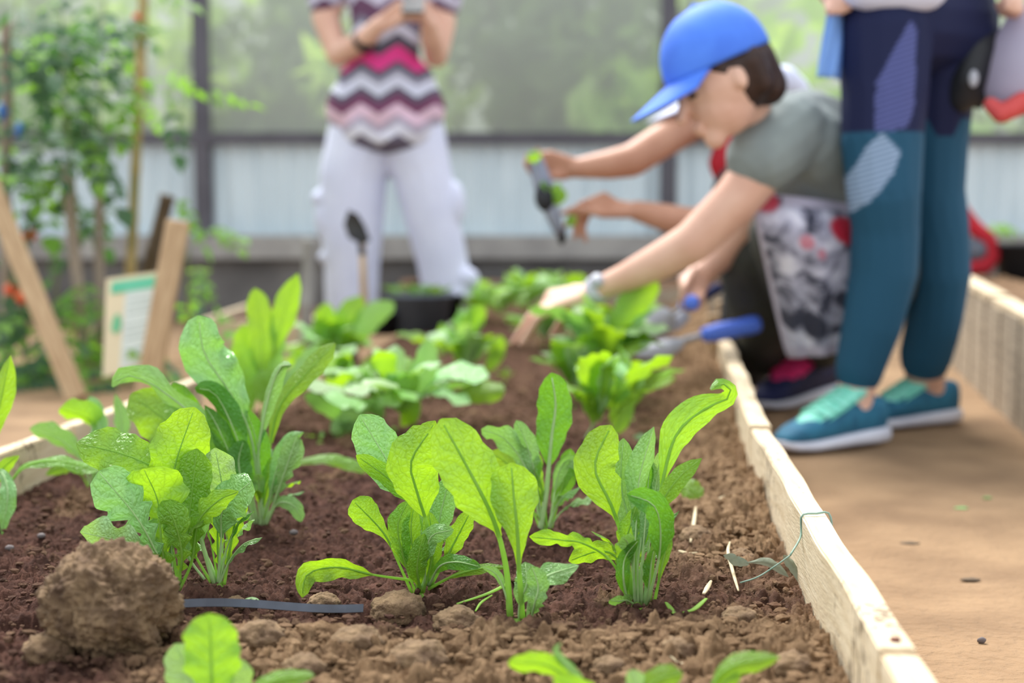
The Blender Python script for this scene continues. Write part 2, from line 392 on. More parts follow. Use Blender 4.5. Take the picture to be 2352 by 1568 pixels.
def soil():
    n_u = 640; ys = [1.0]
    while ys[-1] < 6.6: ys.append(ys[-1] + 0.0020 * max(1, ys[-1] / 1.3) ** 1.15)
    ys = np.array(ys); n_v = len(ys)
    u = np.linspace(0, 1, n_u)
    U, Y = np.meshgrid(u, ys, indexing='ij')
    xl = x_left(Y) + 0.008; xr = x_right(Y) - 0.006
    X = xl + (xr - xl) * U
    Z = soil_macro(X, Y)
    dry = dry_mask(X, Y)
    wx = X + 0.010 * perlin(X * 40, Y * 40, 31); wy = Y + 0.010 * perlin(X * 40 + 9, Y * 40, 32)
    for f, a, s in ((24, 0.013, 41), (55, 0.0095, 42), (115, 0.0065, 43), (230, 0.0038, 44)):
        d, r = worley(wx * f, wy * f, s)
        Z = Z + a * (r ** 1.6) * np.sqrt(np.clip(1 - (d / 0.72) ** 2, 0, 1)) * (1 + 0.7 * dry)
    Z = Z + 0.006 * perlin(X * 90, Y * 90, 51) + 0.004 * perlin(X * 190, Y * 190, 52) - 0.012
    me = grid_mesh('bed_soil', np.stack([X, Y, Z], -1).reshape(-1, 3), n_u, n_v)
    at = me.attributes.new('dry', 'FLOAT', 'POINT'); at.data.foreach_set('value', dry.reshape(-1).astype(np.float32))
    o = link('bed_soil', me, M['soil'])
    tag(o, 'loose crumbly brown soil filling the raised bed', 'soil', kind='stuff')
soil()

def lump(r, seed, sub=2, rough=0.35, flat=0.85):
    bm = bmesh.new(); bmesh.ops.create_icosphere(bm, subdivisions=sub, radius=1.0)
    V = np.array([v.co[:] for v in bm.verts])
    n = perlin(V[:, 0] * 1.7 + seed * 3.1, V[:, 1] * 1.7 + V[:, 2] * 1.3, seed) + 0.6 * perlin(V[:, 0] * 4 + V[:, 2] * 3, V[:, 1] * 4 + seed, seed + 1)
    if sub > 3:
        def p3(f, k): return (perlin(V[:, 0] * f, V[:, 1] * f, seed + k) + perlin(V[:, 1] * f + 3, V[:, 2] * f, seed + k + 1) + perlin(V[:, 2] * f, V[:, 0] * f + 5, seed + k + 2)) * .6
        n = n * .8 + 0.55 * (0.45 - np.abs(p3(3.2, 5))) + 0.4 * (0.4 - np.abs(p3(7, 9))) + 0.35 * p3(14, 13) + 0.22 * p3(30, 17) + (0.14 * p3(55, 21) if sub > 4 else 0)
    V = V * (1 + rough * n)[:, None] * r; V[:, 2] *= flat
    F_ = [tuple(v.index for v in f.verts) for f in bm.faces]; bm.free()
    return V, F_
def crumbs():
    protos = [lump(1.0, s, 1, 0.75) for s in range(10)]
    VV = []; FF = []; DD = []; base = 0
    n = 22000
    Ys = 1.2 + (RNG.random(n) ** 1.7) * 2.6; us = RNG.random(n)
    Xs = x_left(Ys) + 0.02 + us * (x_right(Ys) - x_left(Ys) - 0.04)
    dr = dry_mask(Xs, Ys); Zs = soil_macro(Xs, Ys)
    keep = RNG.random(n) < 0.45 + 0.55 * dr
    for i in np.nonzero(keep)[0]:
        V, f = protos[i % 10]
        r = (0.0012 + 0.0052 * RNG.random() ** 4) * (1 + 0.6 * dr[i])
        a = RNG.random() * 6.283; c, s = math.cos(a), math.sin(a)
        W = V @ np.array([[c, s, 0], [-s, c, 0], [0, 0, 1]]) * np.array([r * (.7 + .8 * RNG.random()), r, r * (.6 + .5 * RNG.random())]) + np.array([Xs[i], Ys[i], Zs[i] + 0.004 + r * 0.4])
        VV.append(W); FF += [tuple(j + base for j in t) for t in f]; base += len(W); DD.append(np.full(len(W), min(1, dr[i] + RNG.random() * .35)))
    me = mesh('soil_crumbs', np.concatenate(VV).tolist(), FF, False)
    at = me.attributes.new('dry', 'FLOAT', 'POINT'); at.data.foreach_set('value', np.concatenate(DD).astype(np.float32))
    o = link('soil_crumbs', me, M['soil']); tag(o, 'small loose crumbs of earth scattered over the bed', 'soil crumbs', kind='stuff')
crumbs()

def oriented_box(name, a, b, hgt, thick, material, parent=None, label=None, cat=None, group=None, bevel=0.002, seg_noise=0.0):
    """a board: a,b are the ends of the centre line of its TOP face"""
    a = Vector(a); b = Vector(b); d = b - a; L = d.length; ux = d.normalized()
    uy = Vector((0, 0, 1)).cross(ux).normalized(); uz = ux.cross(uy)
    bm = bmesh.new(); bmesh.ops.create_cube(bm, size=1.0)
    bmesh.ops.scale(bm, vec=(L, thick, hgt), verts=bm.verts)
    bmesh.ops.bevel(bm, geom=list(bm.edges), offset=bevel, segments=2, affect='EDGES')
    if seg_noise:
        bmesh.ops.subdivide_edges(bm, edges=[e for e in bm.edges if abs((e.verts[0].co - e.verts[1].co).x) > L * 0.5], cuts=24)
        for v in bm.verts: v.co.y += seg_noise * math.sin(v.co.x * 9 + L * 7) + seg_noise * 0.6 * math.sin(v.co.x * 23 + 1); v.co.z += seg_noise * 0.5 * math.sin(v.co.x * 13 + 2)
    me = bpy.data.meshes.new(name); bm.to_mesh(me); bm.free()
    mid = (a + b) / 2 - uz * (hgt / 2)
    o = link(name, me, material, parent)
    Mx = Matrix((ux, uy, uz)).transposed().to_4x4(); Mx.translation = mid - (Vector(parent.location) if parent else Vector())
    o.matrix_basis = Mx
    if label: tag(o, label, cat, group)
    return o

# ------------------------------------------------------------------ the raised bed's boards
ZT = 0.174
def bx(Y, off=0.0): return x_right(Y) + off
oriented_box('bed_board', (bx(0.75) + .012, 0.75, ZT - .004), (bx(1.165) + .012, 1.165, ZT - .003), 0.20, 0.032, M['wood'], label='pale raw wood bed board nearest the camera, beyond the saw cut joint', cat='board', group='boards edging the planted bed', seg_noise=0.0012)
ob_board = oriented_box('bed_board', (bx(1.172) + .012, 1.172, ZT), (bx(2.425) + .012, 2.425, ZT), 0.20, 0.031, M['wood'], label='pale raw wood bed board with green string tied round it', cat='board', group='boards edging the planted bed', seg_noise=0.0016)
oriented_box('bed_board', (bx(2.435) + .010, 2.435, ZT + .004), (bx(4.25) + .012, 4.25, ZT), 0.20, 0.036, M['wood'], label='pale raw wood bed board running past the teal shoes to the trowel', cat='board', group='boards edging the planted bed', seg_noise=0.002)
oriented_box('bed_board', (x_left(0.9) - .012, 0.9, .158), (x_left(2.55) - .012, 2.55, .16), 0.18, 0.03, M['wood'], label='weathered bed board at the left edge of the photo', cat='board', group='boards edging the planted bed', seg_noise=0.0015)
oriented_box('bed_board', (x_left(2.56) - .012, 2.56, .16), (x_left(3.35) - .012, 3.35, .155), 0.18, 0.03, M['wood'], label='bed board running away behind the left rocket plants', cat='board', group='boards edging the planted bed', seg_noise=0.0015)
# nail-marked saw cut at the near joint
nb = MB(); nb.tube([(bx(1.19) + .014, 1.19, ZT - .004), (bx(1.19) + .014, 1.19, ZT + .003)], [.004, .005], 10)
tag(nb.build('nail_head', mat('rust', (120, 62, 40), (86, 44, 32), 60, .7), origin=(bx(1.19) + .014, 1.19, ZT)), 'rusty nail head in the top of the near board joint', 'nail')

# ------------------------------------------------------------------ rocket plants
PROF = {
 'spoon': [(0, .07), (.12, .14), (.28, .34), (.45, .66), (.62, .93), (.76, 1.0), (.88, .88), (.96, .55), (1, .04)],
 'lance': [(0, .08), (.15, .35), (.35, .8), (.55, 1.0), (.75, .85), (.9, .45), (1, .03)],
 'oval':  [(0, .10), (.12, .5), (.3, .9), (.5, 1.0), (.7, .97), (.86, .76), (.95, .45), (1, .05)],
 'hook': [(0, .08), (.14, .4), (.32, .92), (.46, 1.0), (.58, .82), (.70, .5), (.82, .34), (.93, .3), (1, .06)],
 'strap': [(0, .2), (.2, .5), (.5, .85), (.75, 1.0), (.9, .8), (1, .1)],
}
def leaf(plant, mid, width, shape='spoon', face=0.0, t0=0.35, cup=0.15, ruffle=0.10, lobes=0.0, mt='leaf', n=34, na=6, rib=True, rib_r=0.0018, Lvec=None, pucker=0.05, seed=None, twist=0.0, name='leaf'):
    """mid: world points from the crown to the tip; width: full blade width in metres"""
    sd_ = seed if seed is not None else random.randint(0, 9999)
    lobes *= 1.5; n = n * 2 if lobes and n >= 30 else n; C = catmull(mid, n); base = Vector(plant.location); rnd = random.Random(sd_)
    ph1, ph2 = rnd.random() * 6.28, rnd.random() * 6.28; fr = 2.2 + rnd.random() * 1.4
    pr = PROF[shape]; xs = [a for a, _ in pr]; wsv = [b for _, b in pr]
    V = []; UV = []; k0 = int(t0 * (n - 1)); rows = 0
    for k in range(k0, n):
        t = k / (n - 1); s = (t - t0) / (1 - t0); s = min(1, max(0, s))
        T = (C[min(k + 1, n - 1)] - C[max(k - 1, 0)]).normalized()
        ref = Vector((0, -1, 0.12))
        if Lvec is not None: Lt = Vector(Lvec) - T * Vector(Lvec).dot(T)
        else: Lt = T.cross(-ref)
        if Lt.length < 1e-4: Lt = Vector((1, 0, 0))
        Lt.normalize()
        ang = math.radians(face + twist * s)
        Lt = Matrix.Rotation(ang, 3, T) @ Lt
        Nn = Lt.cross(T).normalized()
        hw = width * 0.5 * float(np.interp(s, xs, wsv))
        for j in range(-na, na + 1):
            u = j / na; au = abs(u); side = 1 if u >= 0 else -1
            e = hw
            if lobes:
                sw = (s * 5.5 + (0.35 if side > 0 else 0.0)) % 1.0
                tooth = (sw if sw < 0.72 else (1 - sw) / 0.28 * 0.72) / 0.72
                fade = min(1.0, max(0.0, (0.78 - s) / 0.3))
                e = hw * (1 - 0.75 * lobes * fade) + width * 0.42 * lobes * tooth * fade * min(1.0, s / .06) * (0.45 + 0.9 * s)
            e *= 1 + 0.05 * math.sin(s * 31 + side * ph1) + 0.05 * math.sin(s * 13 + side * ph2 * 2)
            z = cup * hw * (au ** 1.4) + ruffle * hw * au * au * math.sin(2 * math.pi * fr * s + (ph1 if side > 0 else ph2))
            z += pucker * hw * math.sin(s * 34 - au * 7 + side) * (1 - au) * min(1, au * 4)
            V.append(C[k] + Lt * (u * e * (1 - 0.12 * abs(cup) * au)) + Nn * z - base)
            UV.append((u * 0.5 + 0.5, s))
        rows += 1
    m = 2 * na + 1
    me = grid_mesh(name, np.array([v[:] for v in V]), rows, m)
    uvl = me.uv_layers.new(name='UVMap')
    li = np.zeros(len(me.loops), np.int32); me.loops.foreach_get('vertex_index', li)
    uvl.data.foreach_set('uv', np.array(UV, np.float32)[li].ravel())
    o = link(name, me, M[mt], plant)
    if rib:
        b = MB(); kk = list(range(0, n - 1, 2))
        b.tube([C[k] for k in kk], [rib_r * (1.15 - 0.95 * k / (n - 1)) for k in kk], 6)
        b.build('midrib', M['rib_pale' if mt in ('leaf_cool', 'leaf_dark', 'leaf_pale') else 'rib'], o)
    return o

def plant_at(px, py, label, cat='rocket plant', group='young rocket plants in the raised bed', name='rocket_plant', Y=None):
    p = on_soil(px, py) if Y is None else P(px, py, Y)
    e = empty(name, p, label, cat, group); e['_Y'] = p.y
    crown = MB(); crown.ell(p + Vector((0, 0, -0.004)), (.007, .007, .009), None, 8, 6)
    crown.build('crown', M['rib'], e)
    return e
def tl(plant, pts, wpx, **k):
    """traced leaf: points (px, py, dy) with dy metres nearer(-)/farther(+) than the plant's crown"""
    Y = plant['_Y']
    mid = [P(p[0], p[1], Y + (p[2] if len(p) > 2 else 0.0)) for p in pts]
    k.setdefault('face', random.uniform(-18, 18))
    return leaf(plant, mid, wpx / S(Y), **k)

def gen_plant(px, py, label, h=0.2, n=9, seed=1, spread=0.5, mts=('leaf', 'leaf', 'leaf', 'leaf_cool', 'leaf_pale'), wid=0.038, rib=False, res=18, **kw):
    pl = plant_at(px, py, label, **kw); rnd = random.Random(seed); B = Vector(pl.location)
    for i in range(n):
        az = 2 * math.pi * (i / n) + rnd.uniform(-.4, .4); e = rnd.uniform(0.15, 1.0) * spread
        hh = h * rnd.uniform(0.6, 1.0) * (1 - 0.35 * e); r = h * e * rnd.uniform(.7, 1.1)
        d = Vector((math.cos(az), math.sin(az), 0)); droop = rnd.uniform(-.02, .25) * h * e
        mid = [B, B + d * r * .25 + Vector((0, 0, hh * .45)), B + d * r * .62 + Vector((0, 0, hh * .85)), B + d * r * 1.15 + Vector((0, 0, hh - droop))]
        leaf(pl, mid, wid * rnd.uniform(.7, 1.25) * (h / .2), rnd.choice(['spoon', 'lance', 'oval', 'spoon']), face=rnd.uniform(-35, 35), t0=rnd.uniform(.25, .42), cup=rnd.uniform(-.15, .35),
             ruffle=rnd.uniform(.1, .3), lobes=rnd.choice([0, 0, .35]), mt=rnd.choice(mts), n=res, na=4, rib=rib, Lvec=(-d.y, d.x, 0), seed=seed * 31 + i)
    return pl

# --- front left clump
a1 = plant_at(398, 1368, 'toothed-leaf rocket plant just behind the big earth clod')
tl(a1, [(400, 1362), (362, 1275, -.02), (312, 1185, -.03), (226, 1082, -.03)], 118, lobes=.45, t0=.28, mt='leaf_cool', face=8, shape='spoon')
tl(a1, [(395, 1345), (345, 1262, -.03), (262, 1238, -.05), (184, 1222, -.05)], 84, shape='oval', t0=.5, mt='leaf_pale', ruffle=.35, face=-35, cup=.3)
tl(a1, [(388, 1372), (370, 1240, -.02), (362, 1150, -.02), (330, 1076, -.04)], 150, lobes=.5, t0=.22, mt='leaf', face=-10, cup=.3)
tl(a1, [(410, 1355), (392, 1210, .02), (398, 1085, .03), (447, 935, .03)], 132, shape='oval', t0=.45, mt='leaf', face=15, ruffle=.2)
tl(a1, [(415, 1350), (395, 1120, .03), (310, 1052, .03), (176, 1016, .03)], 112, shape='oval', t0=.55, mt='leaf', face=20, ruffle=.25, cup=.1)
tl(a1, [(405, 1350), (418, 1280, -.02), (402, 1200, -.03), (372, 1150, -.03)], 74, lobes=.6, t0=.2, mt='leaf')
tl(a1, [(412, 1355), (440, 1290, .0), (455, 1200, -.01), (500, 1150, -.02), (548, 1128, -.03)], 62, lobes=.5, t0=.25, mt='leaf', shape='lance')
tl(a1, [(392, 1365), (380, 1300), (372, 1230), (352, 1180)], 50, lobes=.5, t0=.2, mt='leaf')
tl(a1, [(405, 1360), (425, 1250, .01), (440, 1140, .02), (452, 1030, .02)], 90, t0=.4, mt='leaf', shape='oval')
a2 = plant_at(502, 1346, 'rocket plant with a pale crinkled leaf, right of the big clod')
tl(a2, [(492, 1340), (458, 1225), (428, 1110), (408, 1008)], 108, shape='oval', t0=.3, mt='leaf_cool', face=-10, rib_r=.003)
tl(a2, [(506, 1342), (512, 1225, .01), (512, 1130, .01), (494, 1028, 0)], 86, shape='oval', t0=.5, mt='leaf_pale', ruffle=.3, pucker=.2, cup=-.3)
tl(a2, [(500, 1344), (508, 1240, -.01), (514, 1165, -.02), (578, 1104, -.04)], 104, shape='oval', t0=.42, mt='leaf_cool', face=-25, ruffle=.2)
tl(a2, [(515, 1342), (530, 1250), (546, 1170), (562, 1095)], 46, lobes=.4, t0=.15, mt='leaf', shape='lance')
tl(a2, [(508, 1344), (500, 1250), (505, 1170), (530, 1120)], 60, lobes=.5, t0=.2, mt='leaf')
tl(a2, [(485, 1338), (440, 1260, .01), (412, 1190, .01), (400, 1150, .01)], 50, lobes=.4, t0=.3, mt='leaf')
tl(a2, [(470, 1330), (440, 1290), (420, 1240), (410, 1200)], 34, t0=.3, mt='leaf_cool', shape='lance')
# --- tall curly plant behind it
b1 = plant_at(598, 1212, 'tall rocket plant with long curled blue-green leaves left of centre')
tl(b1, [(602, 1205), (578, 1010, .0), (530, 905, -.01), (470, 812, -.02), (456, 724, -.03)], 112, shape='oval', t0=.48, mt='leaf_cool', ruffle=.6, face=12, rib_r=.003, cup=.25, pucker=.14)
tl(b1, [(592, 1205), (545, 1050, -.01), (455, 962, -.02), (350, 882, -.03), (285, 862, -.04), (258, 888, -.05)], 56, shape='strap', t0=.35, mt='leaf_cool', ruffle=.55, face=-30, cup=.5, rib_r=.003, pucker=.14)
tl(b1, [(606, 1205), (592, 1060), (612, 930), (642, 845, -.01), (670, 838, -.03)], 40, shape='lance', t0=.42, mt='leaf_cool', cup=.9, rib_r=.003)
tl(b1, [(606, 1200), (632, 960, .03), (700, 862, .04), (770, 788, .05)], 58, shape='strap', t0=.4, mt='leaf', face=-20)
tl(b1, [(594, 1205), (556, 1040, -.02), (500, 912, -.03), (448, 890, -.05)], 58, shape='oval', t0=.4, mt='leaf_dark', cup=.5)
tl(b1, [(588, 1205), (545, 1085, -.02), (500, 980, -.03), (470, 930, -.03)], 56, shape='lance', t0=.25, mt='leaf_dark', cup=.4)
tl(b1, [(596, 1205), (600, 1120), (588, 1010), (560, 930)], 60, shape='lance', t0=.2, mt='leaf_dark')
tl(b1, [(608, 1205), (632, 1090, -.01), (660, 1015, -.02), (698, 992, -.03)], 44, shape='lance', t0=.2, mt='leaf_cool', cup=.4)
tl(b1, [(612, 1205), (638, 1130, -.02), (662, 1060, -.03), (682, 1000, -.03)], 58, lobes=.4, t0=.25, mt='leaf_cool')
tl(b1, [(614, 1200), (640, 1155, -.02), (676, 1162, -.03), (692, 1198, -.03)], 34, shape='oval', t0=.35, mt='leaf_cool')
tl(b1, [(585, 1205), (560, 1120, -.03), (548, 1060, -.03), (560, 1010, -.03)], 62, shape='oval', t0=.3, mt='leaf_dark')
tl(b1, [(580, 1205), (470, 1070, .03), (392, 975, .03), (300, 905, .04)], 128, shape='oval', t0=.4, mt='leaf', face=20, ruffle=.3)
tl(b1, [(580, 1200), (500, 1060, .04), (430, 960, .05), (398, 880, .05)], 90, shape='oval', t0=.4, mt='leaf_dark', ruffle=.2)
tl(b1, [(600, 1208), (606, 1150), (625, 1080), (650, 1030)], 40, shape='lance', t0=.2, mt='leaf')
# --- left plant behind
c1 = plant_at(212, 1135, 'low rocket plant by the left bed board with round cupped leaf')
tl(c1, [(210, 1130), (192, 1065), (140, 1010), (68, 985)], 64, shape='oval', t0=.35, mt='leaf_cool', face=-35, cup=.3)
tl(c1, [(215, 1130), (222, 1030), (208, 965), (136, 940, -.03)], 66, shape='oval', t0=.5, mt='leaf', face=-25, cup=.6)
tl(c1, [(216, 1130), (230, 1040), (228, 980), (205, 910, .02)], 46, shape='oval', t0=.5, mt='leaf_cool')
tl(c1, [(218, 1130), (262, 1060), (280, 980), (265, 905)], 40, shape='lance', t0=.4, mt='leaf_cool')
tl(c1, [(210, 1130), (180, 1080, -.03), (150, 1070, -.05), (105, 1090, -.06)], 36, shape='lance', t0=.3, mt='leaf')
tl(c1, [(216, 1130), (250, 1090, -.02), (285, 1040, -.03), (330, 1020, -.03)], 50, shape='oval', t0=.35, mt='leaf')
d1 = plant_at(-28, 1205, 'rocket plant cut off by the left edge of the photo')
tl(d1, [(-25, 1200), (-14, 1110), (12, 1070), (44, 1046)], 34, shape='lance', t0=.35, mt='leaf')
tl(d1, [(-30, 1200), (-4, 1085, -.01), (18, 1130, -.04), (4, 1228, -.05)], 40, shape='lance', t0=.35, mt='leaf_cool', ruffle=.3)
tl(d1, [(-20, 1200), (-12, 1000), (6, 900), (24, 816)], 56, shape='lance', t0=.45, mt='leaf', cup=.5)
tl(d1, [(-22, 1200), (40, 1085, .03), (120, 1058, .04), (235, 1080, .05)], 44, shape='strap', t0=.3, mt='leaf', ruffle=.3, face=-50)
# --- centre plant
e1 = plant_at(962, 1366, 'bushy rocket plant in the middle front with a leaf lying left')
tl(e1, [(946, 1362), (912, 1285), (880, 1222), (810, 1148, -.02)], 70, shape='spoon', t0=.42, mt='leaf', face=15)
tl(e1, [(945, 1332), (860, 1320, -.04), (775, 1302, -.05), (706, 1318, -.06), (694, 1372, -.07)], 56, shape='oval', t0=.38, mt='leaf', face=-15, ruffle=.25, cup=-.4)
tl(e1, [(956, 1366), (926, 1275, -.02), (914, 1205, -.03), (938, 1150, -.03)], 54, shape='oval', t0=.3, mt='leaf')
tl(e1, [(962, 1366), (950, 1280, -.02), (944, 1215, -.03), (950, 1165, -.03)], 48, shape='oval', t0=.25, mt='leaf')
tl(e1, [(992, 1345), (985, 1225, -.03), (958, 1130, -.05), (944, 1060, -.06), (990, 984, -.07)], 122, shape='oval', t0=.46, mt='leaf', face=-12, rib_r=.003, cup=.25)
tl(e1, [(985, 1340), (942, 1150, .01), (892, 1062, .02), (826, 952, .02)], 108, shape='oval', t0=.45, mt='leaf_cool', face=10, pucker=.12)
tl(e1, [(986, 1340), (965, 1190), (905, 1110), (818, 1045, -.01)], 50, shape='oval', t0=.5, mt='leaf')
tl(e1, [(988, 1340), (972, 1110, .03), (972, 1020, .04), (1000, 966, .04)], 64, shape='oval', t0=.5, mt='leaf')
tl(e1, [(982, 1345), (1000, 1245), (1014, 1170), (1034, 1092)], 60, shape='oval', t0=.35, mt='leaf_cool')
tl(e1, [(978, 1345), (980, 1225, .02), (968, 1130, .03), (962, 1072, .03)], 64, shape='oval', t0=.3, mt='leaf_cool')
tl(e1, [(990, 1345), (1028, 1275), (1056, 1222), (1082, 1172)], 48, shape='oval', t0=.35, mt='leaf')
tl(e1, [(985, 1352), (1042, 1322, -.03), (1110, 1304, -.04), (1168, 1302, -.04)], 26, shape='lance', t0=.3, mt='leaf', face=-30)
tl(e1, [(985, 1345), (1010, 1300, -.04), (1050, 1290, -.06), (1104, 1302, -.07)], 36, shape='oval', t0=.3, mt='leaf_dark', ruffle=.3)
tl(e1, [(975, 1350), (978, 1280, -.03), (992, 1230, -.04), (1042, 1216, -.05)], 44, shape='oval', t0=.4, mt='leaf_cool', ruffle=.3)
tl(e1, [(968, 1360), (958, 1310, -.03), (964, 1262, -.04), (975, 1225, -.04)], 46, shape='oval', t0=.15, mt='leaf')
tl(e1, [(972, 1360), (990, 1290, -.02), (992, 1230, -.03), (985, 1175, -.03)], 50, shape='oval', t0=.2, mt='leaf')
# --- two big backlit leaves
f1 = plant_at(1188, 1426, 'rocket plant with two big backlit paddle-shaped leaves')
tl(f1, [(1172, 1422), (1162, 1300), (1132, 1190, -.01), (1072, 1070, -.02), (1012, 962, -.02)], 136, shape='oval', t0=.42, mt='leaf', face=6, rib_r=.0035, cup=.12)
tl(f1, [(1200, 1428), (1192, 1300, -.02), (1188, 1215, -.03), (1180, 1140, -.03), (1174, 1062, -.03)], 114, shape='spoon', t0=.36, mt='leaf', face=-4, rib_r=.0035, cup=.15)
tl(f1, [(1212, 1420), (1218, 1375, -.02), (1252, 1325, -.02), (1330, 1298, -.01)], 62, shape='lance', t0=.25, mt='leaf_cool', ruffle=.35, face=-35)
tl(f1, [(1216, 1440), (1228, 1385, -.03), (1236, 1345, -.03), (1222, 1300, -.03)], 56, shape='oval', t0=.3, mt='leaf_cool', lobes=.4)
tl(f1, [(1192, 1425), (1196, 1375, -.01), (1210, 1340, -.01), (1206, 1290, .0)], 60, shape='oval', t0=.3, mt='leaf_cool')
tl(f1, [(1175, 1415), (1160, 1360), (1140, 1318), (1105, 1300)], 26, shape='lance', t0=.4, mt='leaf_cool', face=-30)
# --- right tall plant
g1 = plant_at(1462, 1388, 'tall upright rocket plant with a hooked leaf tip near the right board')
tl(g1, [(1452, 1382), (1436, 1260), (1404, 1160, -.01), (1366, 1070, -.01), (1404, 976, -.01)], 100, shape='oval', t0=.48, mt='leaf', face=-8, cup=.2, rib_r=.003)
tl(g1, [(1458, 1382), (1446, 1210, .02), (1426, 1110, .03), (1432, 1006, .03)], 64, shape='oval', t0=.35, mt='leaf_cool')
tl(g1, [(1466, 1385), (1464, 1210), (1468, 1100), (1502, 980, -.01)], 66, shape='lance', t0=.42, mt='leaf_cool', cup=.75, face=10)
tl(g1, [(1470, 1385), (1482, 1210, .02), (1488, 1120, .03), (1494, 1050, .03)], 60, shape='oval', t0=.4, mt='leaf_dark')
tl(g1, [(1490, 1386), (1506, 1210), (1532, 1060), (1562, 985), (1625, 935), (1668, 918), (1678, 893, -.01), (1655, 879, -.02), (1632, 894, -.03)], 84, shape='hook', t0=.42, mt='leaf', face=12, cup=.25, rib_r=.003, n=44)
tl(g1, [(1486, 1340), (1512, 1180, -.01), (1556, 1100, -.02), (1612, 1052, -.02)], 50, shape='lance', t0=.45, mt='leaf', face=-20)
tl(g1, [(1488, 1385), (1516, 1260, -.03), (1505, 1165, -.05), (1440, 1134, -.06)], 66, shape='oval', t0=.38, mt='leaf_dark', face=10, cup=-.3)
tl(g1, [(1450, 1378), (1405, 1290, -.02), (1340, 1248, -.03), (1290, 1240, -.03), (1216, 1232, -.03)], 46, shape='oval', t0=.42, mt='leaf', face=-25, lobes=.5, ruffle=.3)
tl(g1, [(1452, 1375), (1424, 1290, .01), (1380, 1265, .02), (1306, 1288, .02)], 50, shape='oval', t0=.4, mt='leaf', face=-20, ruffle=.3)
tl(g1, [(1442, 1385), (1432, 1330, -.03), (1436, 1280, -.03), (1468, 1238, -.04)], 36, shape='lance', t0=.1, mt='leaf_dark')
tl(g1, [(1484, 1390), (1492, 1330, -.03), (1496, 1290, -.04), (1502, 1262, -.05)], 34, shape='oval', t0=.35, mt='leaf_dark', cup=.6, face=50)
tl(g1, [(1502, 1388), (1518, 1310, -.01), (1530, 1250, -.01), (1520, 1215, -.02)], 32, shape='spoon', t0=.2, mt='leaf')
tl(g1, [(1438, 1375), (1430, 1280, -.01), (1448, 1205, -.02), (1462, 1160, -.02)], 56, shape='lance', t0=.2, mt='leaf', lobes=.4)
tl(g1, [(1480, 1385), (1495, 1200, .02), (1508, 1100, .03), (1520, 1034, .02)], 34, shape='oval', t0=.6, mt='leaf_pale')
tl(g1, [(1455, 1388), (1440, 1378, -.02), (1420, 1380, -.04), (1400, 1378, -.05)], 40, shape='oval', t0=.2, mt='leaf_cool', face=-40)
for q, (xx, yy) in enumerate(((1462, 1190), (1474, 1230), (1482, 1200))):
    tl(g1, [(1458 + q * 8, 1388), (1456 + q * 9, 1300, -.02), (xx, yy, -.02), (xx + 4, yy - 70, -.01)], 30, shape='lance', t0=.55, mt='leaf_cool')
# --- row 2 right
h1 = plant_at(1258, 1222, 'rocket plant with one tall dark leaf behind the paddle leaves')
tl(h1, [(1240, 1225), (1256, 1120), (1266, 1010), (1276, 930), (1266, 856, -.01)], 84, shape='oval', t0=.42, mt='leaf_dark', face=6, cup=.25, rib_r=.004)
tl(h1, [(1245, 1218), (1212, 1085), (1162, 1010), (1106, 985, -.02)], 58, shape='oval', t0=.4, mt='leaf_cool', ruffle=.35, face=-30)
tl(h1, [(1248, 1218), (1226, 1080), (1206, 1010), (1186, 965)], 48, shape='oval', t0=.4, mt='leaf_cool')
tl(h1, [(1262, 1218), (1280, 1095), (1306, 1055), (1334, 1078, -.02)], 34, shape='oval', t0=.4, mt='leaf_cool', cup=-.5)
tl(h1, [(1266, 1218), (1290, 1120, .01), (1310, 1070, .02), (1360, 1110, .02)], 40, shape='oval', t0=.4, mt='leaf')
tl(h1, [(1252, 1222), (1236, 1150), (1228, 1090), (1236, 1040)], 40, shape='oval', t0=.3, mt='leaf')
tl(h1, [(1258, 1222), (1275, 1150, .01), (1300, 1100, .02), (1310, 1030, .02)], 50, shape='oval', t0=.3, mt='leaf_dark')
tl(h1, [(1244, 1222), (1200, 1120, .02), (1160, 1060, .03), (1120, 1040, .03)], 50, shape='oval', t0=.3, mt='leaf')
h2 = plant_at(1560, 1152, 'single low rocket leaf behind the hooked-leaf plant', name='rocket_seedling')
tl(h2, [(1520, 1140), (1550, 1120), (1580, 1120, -.02), (1614, 1145, -.03)], 56, shape='oval', t0=.15, mt='leaf', face=-20)
h3 = plant_at(640, 1085, 'rocket seedling with one long leaf lying on bare soil', name='rocket_seedling')
tl(h3, [(640, 1080), (700, 1058), (770, 1056), (850, 1082)], 34, shape='strap', t0=.1, mt='leaf', face=-30, rib=False)
# --- row 3
l1 = plant_at(590, 985, 'rocket plant with two tall upright leaves below the woman in white trousers')
tl(l1, [(600, 985), (600, 870), (600, 760), (585, 662)], 66, shape='oval', t0=.35, mt='leaf')
tl(l1, [(612, 985), (625, 850), (650, 730), (684, 628)], 62, shape='lance', t0=.45, mt='leaf')
tl(l1, [(580, 985), (565, 930), (558, 860), (550, 790)], 74, shape='oval', t0=.15, mt='leaf')
tl(l1, [(585, 985), (570, 880, .03), (565, 810, .04), (560, 745, .04)], 70, shape='oval', t0=.3, mt='leaf')
tl(l1, [(600, 985), (650, 900), (700, 850), (730, 790)], 60, shape='oval', t0=.3, mt='leaf_cool')
tl(l1, [(590, 985), (530, 900, .03), (490, 840, .03), (460, 780, .03)], 60, shape='oval', t0=.3, mt='leaf_dark')
tl(l1, [(600, 985), (640, 900, .02), (620, 820, .02), (650, 760, .02)], 60, shape='oval', t0=.3, mt='leaf_cool')
tl(l1, [(595, 985), (620, 930, -.03), (600, 880, -.03), (640, 860, -.04)], 50, shape='oval', t0=.3, mt='leaf')
